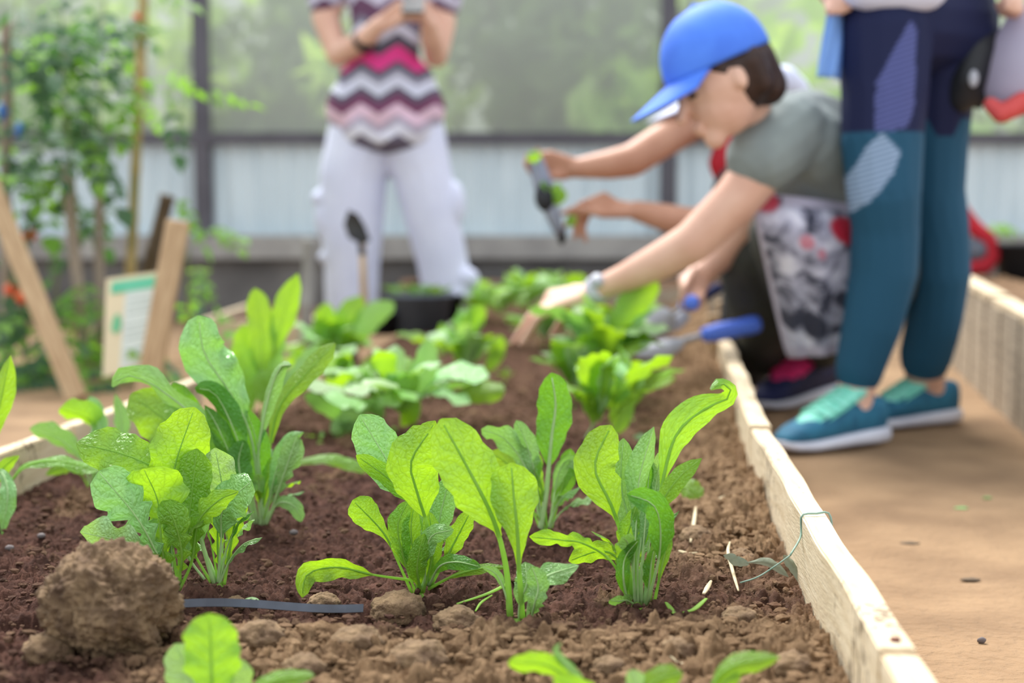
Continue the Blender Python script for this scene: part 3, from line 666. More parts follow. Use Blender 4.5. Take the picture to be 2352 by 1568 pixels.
k1 = gen_plant(905, 985, 'broad pale rocket plant in the third row, left of the tall dark leaf', h=.21, n=26, seed=5, spread=1.0, wid=.066, mts=('leaf_cool', 'leaf_cool', 'leaf', 'leaf_pale'))
tl(k1, [(930, 980), (950, 900), (975, 850), (985, 780)], 60, shape='oval', t0=.2, mt='leaf_cool', rib=False)
tl(k1, [(935, 985), (990, 930), (1050, 905), (1160, 895, -.05)], 54, shape='oval', t0=.5, mt='leaf', rib=False, cup=.4, face=-15)
tl(k1, [(915, 985), (940, 950, -.04), (930, 900, -.05), (960, 860, -.05)], 60, shape='oval', t0=.1, mt='leaf', rib=False)
tl(k1, [(880, 985), (800, 950, -.04), (760, 940, -.06), (700, 905, -.08)], 60, shape='oval', t0=.2, mt='leaf_cool', rib=False, face=-40)
tl(k1, [(890, 985), (850, 940, -.06), (800, 970, -.08), (760, 1000, -.09)], 70, shape='oval', t0=.2, mt='leaf_pale', rib=False, face=-40)
i1 = gen_plant(1372, 1020, 'rocket clump right behind the tall dark leaf', h=.23, n=18, seed=8, spread=.55, wid=.052)
tl(i1, [(1340, 1015), (1370, 960), (1390, 900), (1415, 860)], 36, shape='lance', t0=.2, mt='leaf_pale', cup=.8)
tl(i1, [(1380, 1015), (1420, 980), (1425, 920), (1400, 872)], 60, shape='oval', t0=.2, mt='leaf')
gen_plant(1318, 935, 'rocket clump between the reaching hand and the tall dark leaf', h=.22, n=16, seed=9, spread=.6, wid=.05)
gen_plant(1452, 965, 'rocket clump in front of the lying trowel tip', h=.18, n=14, seed=10, spread=.75, wid=.05)
gen_plant(1015, 845, 'leafy rocket clump in front of the wide grey pot', h=.16, n=14, seed=11, spread=.8, wid=.05)
j1 = gen_plant(1390, 925, 'tall rocket clump in front of the trowel blades', h=.31, n=26, seed=12, spread=.6, wid=.048, mts=('leaf', 'leaf', 'leaf_pale', 'leaf', 'leaf_cool'))
tl(j1, [(1410, 925), (1420, 820), (1440, 720), (1510, 645)], 74, shape='oval', t0=.4, mt='leaf', rib=False)
tl(j1, [(1400, 925), (1460, 900), (1500, 870), (1550, 868)], 40, shape='oval', t0=.3, mt='leaf', rib=False)
m1 = gen_plant(765, 885, 'rocket clump left of the dark pots', h=.24, n=20, seed=15, spread=.75, wid=.055)
tl(m1, [(770, 885), (800, 810), (840, 740), (905, 695)], 60, shape='oval', t0=.3, mt='leaf_cool', rib=False)
tl(m1, [(760, 885), (770, 800), (780, 750), (830, 680)], 60, shape='oval', t0=.3, mt='leaf', rib=False)
tl(m1, [(755, 885), (750, 800), (745, 750), (750, 695)], 56, shape='oval', t0=.3, mt='leaf', rib=False)
tl(m1, [(790, 880), (830, 850), (870, 830), (915, 830)], 40, shape='oval', t0=.3, mt='leaf', rib=False)
n1 = gen_plant(1070, 885, 'rocket clump under the reaching hand', h=.235, n=20, seed=18, spread=.55, wid=.048)
tl(n1, [(1060, 880), (1070, 810), (1080, 750), (1110, 700)], 50, shape='oval', t0=.4, mt='leaf', rib=False)
tl(n1, [(1090, 880), (1120, 850), (1140, 810), (1150, 770)], 40, shape='oval', t0=.3, mt='leaf', rib=False)
far = [(1090, 735, .13, 'leafy clump right beside the dark pots'), (1150, 745, .15, 'far leafy clump left of the reaching fingers'), (1205, 730, .16, 'far leafy clump directly above the reaching hand'),
       (1265, 715, .15, 'far leafy clump left of the silver watch'), (1320, 712, .13, 'far leafy clump just behind the silver watch'), (1250, 800, .12, 'small leafy clump in shade below the reaching palm'),
       (1310, 790, .14, 'leafy clump below the watch wrist'), (1450, 800, .13, 'leafy clump beside the grey trowel blade')]
for q, (x_, y_, h_, lb) in enumerate(far):
    gen_plant(x_, y_, lb, h=h_ * 1.45, n=24, seed=40 + q, spread=.85, wid=.055, res=14, mts=('leaf', 'leaf_pale', 'leaf', 'leaf'))
for q, (x_, y_, h_, lb) in enumerate([(735, 1018, .03, 'tiny seedling on bare soil left of the broad pale plant'), (800, 1000, .045, 'small seedling in front of the broad pale plant'), (1005, 1040, .05, 'small seedling behind the bushy middle plant'),
                                      (1160, 880, .05, 'low seedling to the right of the clump under the hand'), (1490, 1030, .04, 'low seedling beside the right hand board')]):
    gen_plant(x_, y_, lb, h=h_, n=5, seed=70 + q, spread=1.0, wid=.08, res=12, name='rocket_seedling')
gen_plant(775, 945, 'pale rocket clump between the two upright leaves and the broad pale plant', h=.17, n=16, seed=21, spread=.9, wid=.06, mts=('leaf', 'leaf_pale', 'leaf_cool', 'leaf'))
gen_plant(690, 905, 'rocket clump right behind the two tall upright leaves', h=.20, n=14, seed=22, spread=.7, wid=.05)
# young inner leaves at the crowns of the nearer plants
for q, pl0 in enumerate((a1, a2, b1, c1, e1, g1, h1)):
    rnd = random.Random(300 + q); B0_ = Vector(pl0.location)
    for i in range(6):
        az = rnd.uniform(0, 6.28); d = Vector((math.cos(az), math.sin(az), 0)); hh = rnd.uniform(.05, .11); r = rnd.uniform(.015, .06)
        leaf(pl0, [B0_, B0_ + d * r * .3 + Vector((0, 0, hh * .5)), B0_ + d * r * .7 + Vector((0, 0, hh * .85)), B0_ + d * r * 1.2 + Vector((0, 0, hh))], rnd.uniform(.012, .022), rnd.choice(['lance', 'spoon']), rnd.uniform(-40, 40), rnd.uniform(.3, .5), rnd.uniform(0, .5), .25, rnd.choice([0, .35]), rnd.choice(['leaf', 'leaf', 'leaf_cool', 'leaf_dark']), 30, 4, True, .0015, Lvec=(-d.y, d.x, 0), seed=900 + q * 10 + i)
# --- out-of-focus plants nearest the camera
q1 = plant_at(485, 1660, 'blurred bright leaf plant in the front by the clod', Y=1.22)
tl(q1, [(490, 1655), (486, 1560), (484, 1490), (482, 1408)], 138, shape='oval', t0=.2, mt='leaf', face=0)
tl(q1, [(480, 1655), (460, 1600, .03), (430, 1540, .04), (402, 1478, .04)], 110, shape='oval', t0=.2, mt='leaf_pale')
tl(q1, [(500, 1655), (520, 1600, .03), (535, 1560, .03), (545, 1510, .03)], 100, shape='oval', t0=.2, mt='leaf_pale')
tl(q1, [(500, 1660), (560, 1600), (630, 1562), (722, 1550)], 46, shape='oval', t0=.3, mt='leaf', face=-30)
r1 = plant_at(1400, 1690, 'blurred plant at the bottom edge with leaves reaching sideways', Y=1.2)
tl(r1, [(1390, 1680), (1330, 1590), (1262, 1530), (1168, 1520, -.02)], 62, shape='oval', t0=.45, mt='leaf', face=-25)
tl(r1, [(1395, 1680), (1360, 1590), (1280, 1500), (1290, 1475)], 22, shape='lance', t0=.4, mt='leaf_cool')
tl(r1, [(1390, 1680), (1360, 1610, -.02), (1330, 1580, -.03), (1270, 1560, -.03)], 56, shape='oval', t0=.3, mt='leaf', face=-20)
tl(r1, [(1410, 1680), (1470, 1600), (1510, 1560), (1568, 1545)], 60, shape='oval', t0=.4, mt='leaf', face=-15)
tl(r1, [(1410, 1680), (1455, 1600), (1460, 1565), (1444, 1540)], 50, shape='oval', t0=.4, mt='leaf_pale')
s1 = plant_at(1640, 1690, 'blurred plant with one leaf bending right at the bottom edge', Y=1.2)
tl(s1, [(1625, 1680), (1635, 1580), (1680, 1530), (1792, 1508)], 56, shape='lance', t0=.35, mt='leaf', cup=.4, face=-15)
tl(s1, [(1628, 1680), (1640, 1620), (1660, 1570), (1700, 1545)], 50, shape='oval', t0=.4, mt='leaf')

# ------------------------------------------------------------------ clods, litter, strap, string on the bed
def clod(px, py, rpx, seed, label, sub=4, flat=.9, lift=.6, mt='clod', group=None, Y=None):
    p = on_soil(px, py); r = rpx / S(p.y)
    V, f = lump(r, seed, sub, .28, flat)
    o = link('earth_clod', mesh('earth_clod', V.tolist(), f), M[mt]); o.location = p + Vector((0, 0, r * lift))
    tag(o, label, 'clod', group); return o
clod(262, 1486, 146, 3, 'big rounded tan clod of earth at the front left', 6, .90, .74)
G_ = 'small clods of dry earth'
for q, (x_, y_, r_, lb) in enumerate([(540, 1392, 26, 'small tan clod behind the black strap'), (745, 1392, 36, 'low tan clod left of the bushy middle plant'), (915, 1410, 62, 'wide tan clod below the bushy middle plant'),
        (1050, 1440, 55, 'tan clod between the middle plant and the paddle leaves'), (600, 1470, 55, 'tan clod under the black strap'), (820, 1490, 60, 'tan clod at the front centre'), (960, 1525, 64, 'tan clod at the very front centre'),
        (110, 1500, 55, 'reddish clod left of the big clod'), (1560, 1500, 44, 'tan clod in front of the hooked-leaf plant'), (1700, 1430, 42, 'brown clod halfway to the right board'), (1820, 1545, 58, 'tan clod against the near board'),
        (1400, 1540, 40, 'tan clod at the bottom right of centre'), (700, 1545, 50, 'tan clod at the bottom edge left of centre'), (1600, 1240, 38, 'soft brown clod behind the hooked-leaf plant'), (1700, 1290, 34, 'brown clod beside the dry root')]):
    clod(x_, y_, r_, 20 + q, lb, 4, .72, .1, 'clod', G_)

st = MB(); pts = []
for k in range(12):
    t = k / 11; p = on_soil(395 + 440 * t, 1424 + 6 * math.sin(t * 3)); p.z += .018 + .004 * math.sin(t * 5); pts.append(p)
vs_ = []
for k_, p_ in enumerate(pts):
    vs_ += [p_ + Vector((0, -.004, -.003)), p_ + Vector((0, .002, .0045)), p_ + Vector((0, .003, .0038)), p_ + Vector((0, -.003, -.0037))]
fs_ = [(0, 3, 2, 1), tuple(4 * (len(pts) - 1) + j for j in range(4))]
for k_ in range(len(pts) - 1):
    for j in range(4): fs_.append((4 * k_ + j, 4 * k_ + (j + 1) % 4, 4 * k_ + 4 + (j + 1) % 4, 4 * k_ + 4 + j))
st.add(vs_, fs_)
tag(st.build('plastic_strap', mat('grey_strap', (74, 80, 92), (58, 62, 72), 30, .5), None, False, origin=pts[0]), 'flat grey-black plastic strap lying beside the big clod', 'strap')

def litter(name, pp, r, mt, label, cat, flat=.6, lift=.006, group=None, n=14):
    c = [on_soil(a, b) + Vector((0, 0, lift + (h[0] if h else 0))) for a, b, *h in pp]
    b = MB(); cc = catmull(c, n); b.tube(cc, [r * .72 * (0.6 + .6 * math.sin(math.pi * (k + .5) / n)) for k in range(n)], 7, flat)
    return tag(b.build(name, M[mt], origin=cc[0]), label, cat, group)
LG = 'dry stems lying on the bed'
litter('straw', [(1598, 1188, .01), (1594, 1225, .012), (1586, 1255)], .0035, 'dry', 'short pale dry stem standing against a clod', 'stem', group=LG)
litter('straw', [(1633, 1345), (1625, 1360), (1616, 1375)], .0038, 'dry', 'short pale dry stem right of the hooked-leaf plant', 'stem', group=LG)
litter('dry_root', [(1676, 1280, .015), (1672, 1300, .012), (1685, 1330), (1696, 1368)], .0028, 'dry', 'forked pale dry root in front of the right board', 'root', group=LG)
litter('straw', [(1640, 1160), (1665, 1148), (1692, 1142)], .003, 'dry', 'thin pale straw behind the hooked-leaf plant', 'stem', group=LG)
litter('straw', [(1200, 1330), (1130, 1370), (1050, 1398)], .003, 'rib', 'green stem lying in front of the paddle leaves', 'stem', group=LG)
litter('straw', [(1130, 1378), (1105, 1395), (1092, 1415)], .002, 'rib', 'short green stem piece near the paddle leaves', 'stem', group=LG)
litter('straw', [(1590, 1545), (1560, 1535), (1540, 1520)], .003, 'dry', 'pale straw between front clods', 'stem', group=LG)
litter('straw', [(1560, 1275), (1580, 1282), (1600, 1280)], .005, 'dry', 'pale chip of wood behind the hooked-leaf plant', 'stem', group=LG)
litter('leaf_scrap', [(1570, 1418), (1595, 1410), (1622, 1398, .006)], .004, 'rib', 'small green leaf scrap right of the hooked-leaf plant base', 'leaf scrap', .3)
litter('leaf_scrap', [(1530, 1395), (1540, 1408), (1552, 1425)], .004, 'rib', 'small green leaf scrap at the hooked-leaf plant base', 'leaf scrap', .3)
litter('leaf_scrap', [(565, 1388), (580, 1385), (592, 1392)], .006, 'leaf_pale', 'tiny pale leaf scrap behind the black strap', 'leaf scrap', .3)
for q, (x_, y_, lb) in enumerate([(22, 1268, 'grey pebble at the left edge of the bed'), (95, 1240, 'grey pebble beside the left plants'), (675, 1232, 'grey pebble right of the tall curly plant')]):
    V, f = lump(.006, 90 + q, 2, .2, .7); o = link('pebble', mesh('pebble', V.tolist(), f), M['pebble']); o.location = on_soil(x_, y_) + Vector((0, 0, .006)); tag(o, lb, 'pebble', 'pebbles on the bed')
# wilted leaves near the board
wl = empty('wilted_leaf', on_soil(1810, 1330), 'withered grey-green leaf drooping against the right board', 'wilted leaf')
wl['_Y'] = wl.location.y
tl(wl, [(1815, 1352), (1836, 1335), (1822, 1300), (1800, 1275)], 24, shape='strap', t0=.0, mt='leaf_cool', cup=.8, rib=False, name='blade').data.materials[0] = M['wilted']
tl(wl, [(1715, 1292), (1755, 1290), (1780, 1300), (1812, 1325)], 24, shape='lance', t0=.0, cup=.8, rib=False, name='blade').data.materials[0] = M['wilted']
tl(wl, [(1662, 1275), (1680, 1282), (1690, 1290), (1720, 1296)], 26, shape='oval', t0=.0, cup=.5, rib=False, name='blade').data.materials[0] = M['wilted']
# string round the board
sy = 1.70; xi = bx(sy) - .005; xo = bx(sy) + .030
sp = [P(1815, 1275, 1.66), P(1838, 1235, 1.69), (xi, sy, ZT - .012), (xi + .001, sy, ZT + .002), (xi + .018, sy, ZT + .004), (xo, sy + .004, ZT + .002), (xo + .002, sy, ZT - .03), (xo + .002, sy + .02, ZT - .10)]
sb = MB(); cs = catmull(sp, 40); sb.tube(cs, .0014, 6)
sp2 = [P(1815, 1275, 1.66), P(1780, 1300, 1.66), P(1740, 1325, 1.66), P(1700, 1338, 1.66)]
sb.tube(catmull(sp2, 12), .0011, 6)
tag(sb.build('string', M['string'], origin=cs[0]), 'thin green string tied round the right bed board', 'string')

# ------------------------------------------------------------------ greenhouse wall at the back
WY = 7.5
def z_at(py, Y): return P(1176, py, Y).z
zb, zm = z_at(540, WY), z_at(318, WY)
wall = empty('wall_back', (0, WY, 0)); tag(wall, 'greenhouse back wall of netting over pale sheeting on a concrete kerb', kind='structure')
b = MB(); b.box((0, WY + .05, (zb - .12) / 2), (14, .22, zb - .12)); b.build('concrete_base', M['concrete'], wall, False)
b = MB(); b.box((0, WY + .02, zb - .06), (14, .28, .12)); b.build('concrete_ledge', M['concrete_light'], wall, False)
posts_px = [-590, 465, 1535, 2590]
xs_post = [P(p, 300, WY).x for p in posts_px]
for i, xp in enumerate(xs_post):
    b = MB(); b.box((xp, WY, (zb + 3.0) / 2), (.085, .06, 3.0 - zb)); b.build('post', M['steel_frame'], wall, False)
b = MB(); b.box((0, WY - .01, zm), (14, .05, .06)); b.build('rail', M['steel_frame'], wall, False)
b = MB(); b.box((0, WY - .01, 3.0), (14, .05, .06)); b.build('rail', M['steel_frame'], wall, False)
for i in range(len(xs_post) - 1):                        # corrugated sheets between the posts
    x0, x1 = xs_post[i] + .03, xs_post[i + 1] - .03; nn = 160
    X = np.linspace(x0, x1, nn); Yw = WY + .03 + .012 * np.sin(X * 2 * np.pi / .09)
    V = np.concatenate([np.stack([X, Yw, np.full(nn, zb - .01)], -1), np.stack([X, Yw, np.full(nn, zm)], -1)])
    link('corrugated_sheet', grid_mesh('corrugated_sheet', V - np.array([0, WY, 0]), 2, nn), M['sheet'], wall)
# netting above the rail: the weave is far finer than a pixel, so it is a thin half-open screen
def net_mat():
    m, N, L, b_ = nmat('netting')
    tr = N.new('ShaderNodeBsdfTransparent'); df = N.new('ShaderNodeBsdfDiffuse'); df.inputs[0].default_value = rgba((206, 212, 208))
    tl_ = N.new('ShaderNodeBsdfTranslucent'); tl_.inputs[0].default_value = rgba((210, 216, 212))
    m1_ = N.new('ShaderNodeMixShader'); m1_.inputs[0].default_value = .5; L.new(df.outputs[0], m1_.inputs[1]); L.new(tl_.outputs[0], m1_.inputs[2])
    mx = N.new('ShaderNodeMixShader'); mx.inputs[0].default_value = .42; L.new(tr.outputs[0], mx.inputs[1]); L.new(m1_.outputs[0], mx.inputs[2]); L.new(mx.outputs[0], N['Material Output'].inputs[0])
    return m
M['net'] = net_mat()
for i in range(len(xs_post) - 1):
    b = MB(); x0, x1 = xs_post[i] + .03, xs_post[i + 1] - .03; xc = (x0 + x1) / 2
    b.add([(x0, WY + .03, zm), (x1, WY + .03, zm), (x1, WY + .03, 3.0), (x0, WY + .03, 3.0)], [(0, 1, 2, 3)])
    b.build('netting', M['net'], wall, False)

# ------------------------------------------------------------------ shrubs beyond the netting
def shrub(x, y, rx, rz, zc, seed, mt, label, n=900, size=.10):
    rnd = np.random.default_rng(seed)
    e = empty('shrub', (x, y, 0), label, 'shrub', 'shrubs beyond the netting')
    V = []; UV = []; nq = 0; fs = []
    for i in range(n):
        d = rnd.normal(size=3); d /= np.linalg.norm(d); r = rnd.random() ** .4
        c = d * r * np.array([rx, rx * .7, rz]) * (1 + .25 * math.sin(d[0] * 5 + seed) * math.cos(d[2] * 6)) + np.array([0, 0, zc])
        if c[2] < .05: c[2] = .05 + rnd.random() * .4
        a = rnd.normal(size=3); a /= np.linalg.norm(a); bb = np.cross(a, rnd.normal(size=3)); bb /= np.linalg.norm(bb)
        s = size * (.6 + .8 * rnd.random()); nn = np.cross(a, bb) * .2
        pts = [c - a * s, c - a * .2 * s + bb * s * .42 + nn * s, c + a * s, c - a * .2 * s - bb * s * .42 + nn * s]
        V += pts; fs.append((4 * i, 4 * i + 1, 4 * i + 2, 4 * i + 3)); UV += [(.5, 0), (1, .5), (.5, 1), (0, .5)]
    me = mesh('foliage', V, fs); uvl = me.uv_layers.new(name='UVMap'); uvl.data.foreach_set('uv', np.array(UV, np.float32).ravel())
    link('foliage', me, M[mt], e)
    b = MB(); b.tube([(x, y, -.05), (x + .05, y, zc * .5), (x - .03, y, zc)], [.06, .05, .03], 8); b.build('trunk', M['bark'], e)
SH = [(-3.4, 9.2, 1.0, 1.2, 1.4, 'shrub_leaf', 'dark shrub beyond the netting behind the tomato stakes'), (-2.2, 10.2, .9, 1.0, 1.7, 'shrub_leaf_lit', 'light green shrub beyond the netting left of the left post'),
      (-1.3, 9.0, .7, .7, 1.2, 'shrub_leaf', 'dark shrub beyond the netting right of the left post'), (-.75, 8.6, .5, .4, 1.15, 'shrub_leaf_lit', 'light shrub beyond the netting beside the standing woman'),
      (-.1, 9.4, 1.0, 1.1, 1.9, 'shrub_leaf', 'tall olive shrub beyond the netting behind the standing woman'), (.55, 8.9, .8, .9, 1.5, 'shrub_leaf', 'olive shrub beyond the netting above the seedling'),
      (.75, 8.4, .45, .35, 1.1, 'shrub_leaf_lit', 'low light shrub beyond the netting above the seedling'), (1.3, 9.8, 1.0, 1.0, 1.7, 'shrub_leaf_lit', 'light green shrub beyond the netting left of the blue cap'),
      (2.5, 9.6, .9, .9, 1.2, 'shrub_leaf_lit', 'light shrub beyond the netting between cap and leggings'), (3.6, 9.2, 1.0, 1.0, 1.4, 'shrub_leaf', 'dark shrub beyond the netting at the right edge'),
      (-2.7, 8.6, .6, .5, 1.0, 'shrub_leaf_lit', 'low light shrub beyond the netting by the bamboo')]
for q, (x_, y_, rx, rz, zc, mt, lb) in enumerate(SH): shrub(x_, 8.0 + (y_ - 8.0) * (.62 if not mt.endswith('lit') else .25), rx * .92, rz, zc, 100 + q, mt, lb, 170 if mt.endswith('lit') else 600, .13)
# grassy bank far behind
nx, nz = 60, 20; X, Zt = np.meshgrid(np.linspace(-9, 9, nx), np.linspace(0, 1, nz), indexing='ij')
V = np.stack([X, 11 + Zt * 4 + .4 * perlin(X, Zt * 3, 61), Zt * 4.5 + .4 * perlin(X * 1.5, Zt * 4, 62)], -1).reshape(-1, 3)
tag(link('hillside', grid_mesh('hillside', V, nx, nz), mat('bank_green', (128, 138, 112), (176, 178, 176), 1.0, .9, .5, 6)), 'overgrown grey-green bank far behind the netting', kind='structure')

# ------------------------------------------------------------------ neighbouring beds
rb = empty('side_bed', (1.296, 3.6, 0), 'taller raised bed of upright weathered planks at the right edge', 'raised bed')
A = Vector((1.20, 3.1, 0)); B_ = Vector((1.72, 5.65, 0)); nP = 15
for i in range(nP):
    p0 = A.lerp(B_, i / nP); p1 = A.lerp(B_, (i + .95) / nP); hz = .268 + .05 * (i / nP) + .006 * math.sin(i * 2.3)
    oriented_box('plank', (p0.x, p0.y, hz), (p1.x, p1.y, hz), hz + .01, .024 + .006 * (i % 2), M['wood_grey'], rb)
oriented_box('cap_board', (A.x + .02, A.y, .282), ((A.lerp(B_, .42)).x + .02, (A.lerp(B_, .42)).y, .302), .022, .06, M['wood'], rb)
oriented_box('cap_board', ((A.lerp(B_, .43)).x + .015, (A.lerp(B_, .43)).y, .31), (B_.x + .015, B_.y, .338), .022, .06, M['wood'], rb)
nx, ny = 40, 60; U, Vv = np.meshgrid(np.linspace(0, 1, nx), np.linspace(0, 1, ny), indexing='ij')
X = A.x + (B_.x - A.x) * Vv + .03 + 1.3 * U; Y = A.y + (B_.y - A.y) * Vv; Z = .255 + .05 * Vv + .03 * perlin(X * 9, Y * 9, 71) + .02 * perlin(X * 25, Y * 25, 72)
me = grid_mesh('soil_fill', np.stack([X, Y, Z], -1).reshape(-1, 3) - np.array([1.296, 3.6, 0]), nx, ny)
at = me.attributes.new('dry', 'FLOAT', 'POINT'); at.data.foreach_set('value', np.full(nx * ny, .7, np.float32)); link('soil_fill', me, M['soil'], rb)

def simple_bed(name, x0, x1, y0, y1, zs, zt, label, dry=.4, board='wood_grey'):
    e = empty(name, ((x0 + x1) / 2, y0, 0), label, 'raised bed')
    oriented_box('board', (x0, y0, zt), (x1, y0, zt), zt + .01, .03, M[board], e)
    oriented_box('board', (x1, y0 + .02, zt), (x1, y1, zt), zt + .01, .03, M[board], e)
    oriented_box('board', (x0, y0 + .02, zt), (x0, y1, zt), zt + .01, .03, M[board], e)
    nx, ny = 60, 30; X, Y = np.meshgrid(np.linspace(x0 + .02, x1 - .02, nx), np.linspace(y0 + .02, y1, ny), indexing='ij')
    Z = zs + .04 * perlin(X * 5, Y * 5, 81) + .02 * perlin(X * 16, Y * 16, 82)
    me = grid_mesh('soil_fill', np.stack([X, Y, Z], -1).reshape(-1, 3) - np.array(e.location[:]), nx, ny)
    at = me.attributes.new('dry', 'FLOAT', 'POINT'); at.data.foreach_set('value', np.full(nx * ny, dry, np.float32)); link('soil_fill', me, M['soil'], e)
    return e
simple_bed('tomato_bed', P(455, 750, 5.2).x, P(705, 750, 5.2).x, 5.2, 6.4, .13, z_at(737, 5.2), 'small raised bed with a pale front board left of the white trousers', .1, 'wood')
simple_bed('far_bed', -.55, 1.6, 6.7, 7.3, .22, .20, 'far raised bed of red-brown soil along the back wall', .45, 'wood_grey')

# ------------------------------------------------------------------ stakes, sign and tomato plants on the left
def stake(name, top, bot, Y0, Y1, wpx, mt, label, round_=False, thick=.5, cat='stake'):
    a = P(top[0], top[1], Y0); c = P(bot[0], bot[1], Y1); r = wpx / S((Y0 + Y1) / 2) / 2
    if c.z > .0: c = c + (c - a).normalized() * (c.z / max(.05, -(c - a).normalized().z))
    b = MB()
    if round_:
        pts = []; rr = []; L = (a - c).length; k = max(2, int(L / .16))
        for i in range(k + 1):
            p = c.lerp(a, i / k)
            for dz, m_ in ((-.012, 1.0), (0, 1.18), (.012, 1.0)): pts.append(p + (a - c).normalized() * dz); rr.append(r * m_)
        b.tube(pts, rr, 10); return tag(b.build(name, M[mt], origin=c), label, cat)
    u = (a - c).normalized(); s_ = Vector((1, 0, 0)); s_ = (s_ - u * s_.dot(u)).normalized(); t_ = u.cross(s_)
    R = Matrix((s_, t_, u)).transposed()
    bm = bmesh.new(); bmesh.ops.create_cube(bm, size=1); bmesh.ops.scale(bm, vec=(2 * r, 2 * r * thick, (a - c).length), verts=bm.verts)
    bmesh.ops.bevel(bm, geom=list(bm.edges), offset=r * .12, segments=1, affect='EDGES')
    bmesh.ops.translate(bm, vec=(0, 0, (a - c).length / 2), verts=bm.verts)
    me = bpy.data.meshes.new(name); bm.to_mesh(me); bm.free(); o = link(name, me, M[mt]); Mx = R.to_4x4(); Mx.translation = c; o.matrix_basis = Mx
    return tag(o, label, cat)
stake('wooden_stake', (-25, 420), (178, 918), 4.5, 4.2, 46, 'stake', 'wide pale plank leaning diagonally at the left edge')
stake('wooden_stake', (14, 60), (14, 520), 4.9, 4.9, 24, 'stake_grey', 'thin upright brown stake at the left edge with blue tie', True)
stake('wooden_stake', (150, 380), (192, 775), 4.9, 4.8, 24, 'stake_grey', 'thin pinkish grey stake left of the sign')
stake('wooden_stake', (228, 400), (228, 730), 5.0, 4.9, 20, 'stake_grey', 'thin brown stake just left of the sign')
stake('bamboo_stake', (332, -60), (300, 620), 5.3, 5.2, 24, 'bamboo', 'tall bamboo cane with a young vine climbing it', True)
stake('wooden_stake', (384, 455), (335, 640), 5.4, 5.4, 34, 'bark', 'short dark leaning post behind the sign stake', True)
ss = stake('sign_stake', (410, 508), (345, 862), 4.15, 4.05, 52, 'stake', 'flat tan wooden stake carrying the plant sign')
stake('grey_post', (712, 555), (704, 730), 5.15, 5.15, 30, 'concrete_light', 'slim grey post beside the white trouser leg', True, cat='post')
# sign board with printed bands
sg = empty('plant_sign', P(235, 870, 4.1), 'white and cream plant sign with a green heading band', 'sign')
def quad_panel(name, c4, th, mtl, par, off):
    b = MB(); n_ = (c4[1] - c4[0]).cross(c4[2] - c4[0]).normalized()
    if n_.y > 0: n_ = -n_
    f_ = [p + n_ * off for p in c4]; k_ = [p + n_ * (off - th) for p in c4]
    b.add(f_ + k_, [(0, 1, 2, 3), (7, 6, 5, 4), (0, 4, 5, 1), (1, 5, 6, 2), (2, 6, 7, 3), (3, 7, 4, 0)])
    return b.build(name, mtl, par, False)
q4 = [P(244, 640, 4.15), P(385, 620, 4.13), P(352, 838, 4.06), P(236, 866, 4.08)]
def bil(u, v): return (q4[0] * (1 - u) + q4[1] * u) * (1 - v) + (q4[3] * (1 - u) + q4[2] * u) * v
def sub4(u0, v0, u1, v1): return [bil(u0, v0), bil(u1, v0), bil(u1, v1), bil(u0, v1)]
quad_panel('board', q4, .008, mat('sign_cream', (226, 212, 178), (216, 204, 172), 6, .7), sg, 0)
quad_panel('printed_panel', sub4(.34, .14, .98, .96), .002, mat('sign_white', (214, 222, 216), (204, 214, 208), 9, .7, stretch=(1, 1, 30)), sg, .003)
quad_panel('heading_band', sub4(.10, .05, .98, .17), .002, mat('sign_green', (92, 190, 152), (112, 200, 166), 8, .7), sg, .005)
lf = []
for k in range(16):
    a_ = 2 * math.pi * k / 16; lf.append(bil(.22 + .085 * math.cos(a_) * (1 - .25 * math.sin(a_)), .48 - .1 * math.sin(a_)))
b = MB(); b.add([p + Vector((0, -.006, 0)) for p in lf] + [p + Vector((0, -.003, 0)) for p in lf], [tuple(range(16)), tuple(range(31, 15, -1))] + [(k, 16 + k, 16 + (k + 1) % 16, (k + 1) % 16) for k in range(16)])
b.build('green_leaf_emblem', mat('sign_leaf', (104, 184, 136), (120, 192, 148), 8, .7), sg, False)
for k, v_ in enumerate((.26, .33, .40, .52, .59, .66, .78, .85)):
    quad_panel('text_line', sub4(.40, v_, .9 if k % 3 else .78, v_ + .012), .001, mat('sign_ink', (150, 164, 158), (160, 172, 166), 6, .7) if k == 0 else bpy.data.materials['sign_ink'], sg, .0045)

# compound tomato leaf meshes
def tomato_leaf_mesh(seed, size=.2):
    rnd = random.Random(seed); V = []; fs = []; UV = []
    spots = [(.25, 1, .5), (.25, -1, .5), (.55, 1, .65), (.55, -1, .65), (.8, 1, .5), (.8, -1, .5), (1.0, 0, .8)]
    for (t, sd_, sc) in spots:
        dirx = 1.0 if sd_ == 0 else .5; L = Vector((dirx, sd_ * (0 if sd_ == 0 else .85), -.15 + rnd.uniform(-.2, .2))).normalized(); W = L.cross(Vector((0, 0, 1))).normalized(); Nn = L.cross(W)
        o = Vector((t * size, 0, -.25 * size * t * t)); l = size * .48 * sc; b = len(V)
        for k, (s, wv) in enumerate([(0, .05), (.25, .8), (.5, 1), (.75, .6), (1, .03)]):
            hw = l * .34 * wv * (1 + .2 * rnd.uniform(-1, 1))
            for u in (-1, 0, 1): V.append(o + L * (s * l) + W * (u * hw) - Vector((0, 0, .25 * l * s * s)) + Nn * (abs(u) * -.25 * hw)); UV.append((u * .5 + .5, s))
        for k in range(4):
            for j in range(2): fs.append((b + k * 3 + j, b + k * 3 + j + 1, b + k * 3 + j + 4, b + k * 3 + j + 3))
    me = mesh('leaf', V, fs); uvl = me.uv_layers.new(name='UVMap'); li = np.zeros(len(me.loops), np.int32); me.loops.foreach_get('vertex_index', li)
    uvl.data.foreach_set('uv', np.array(UV, np.float32)[li].ravel()); return me
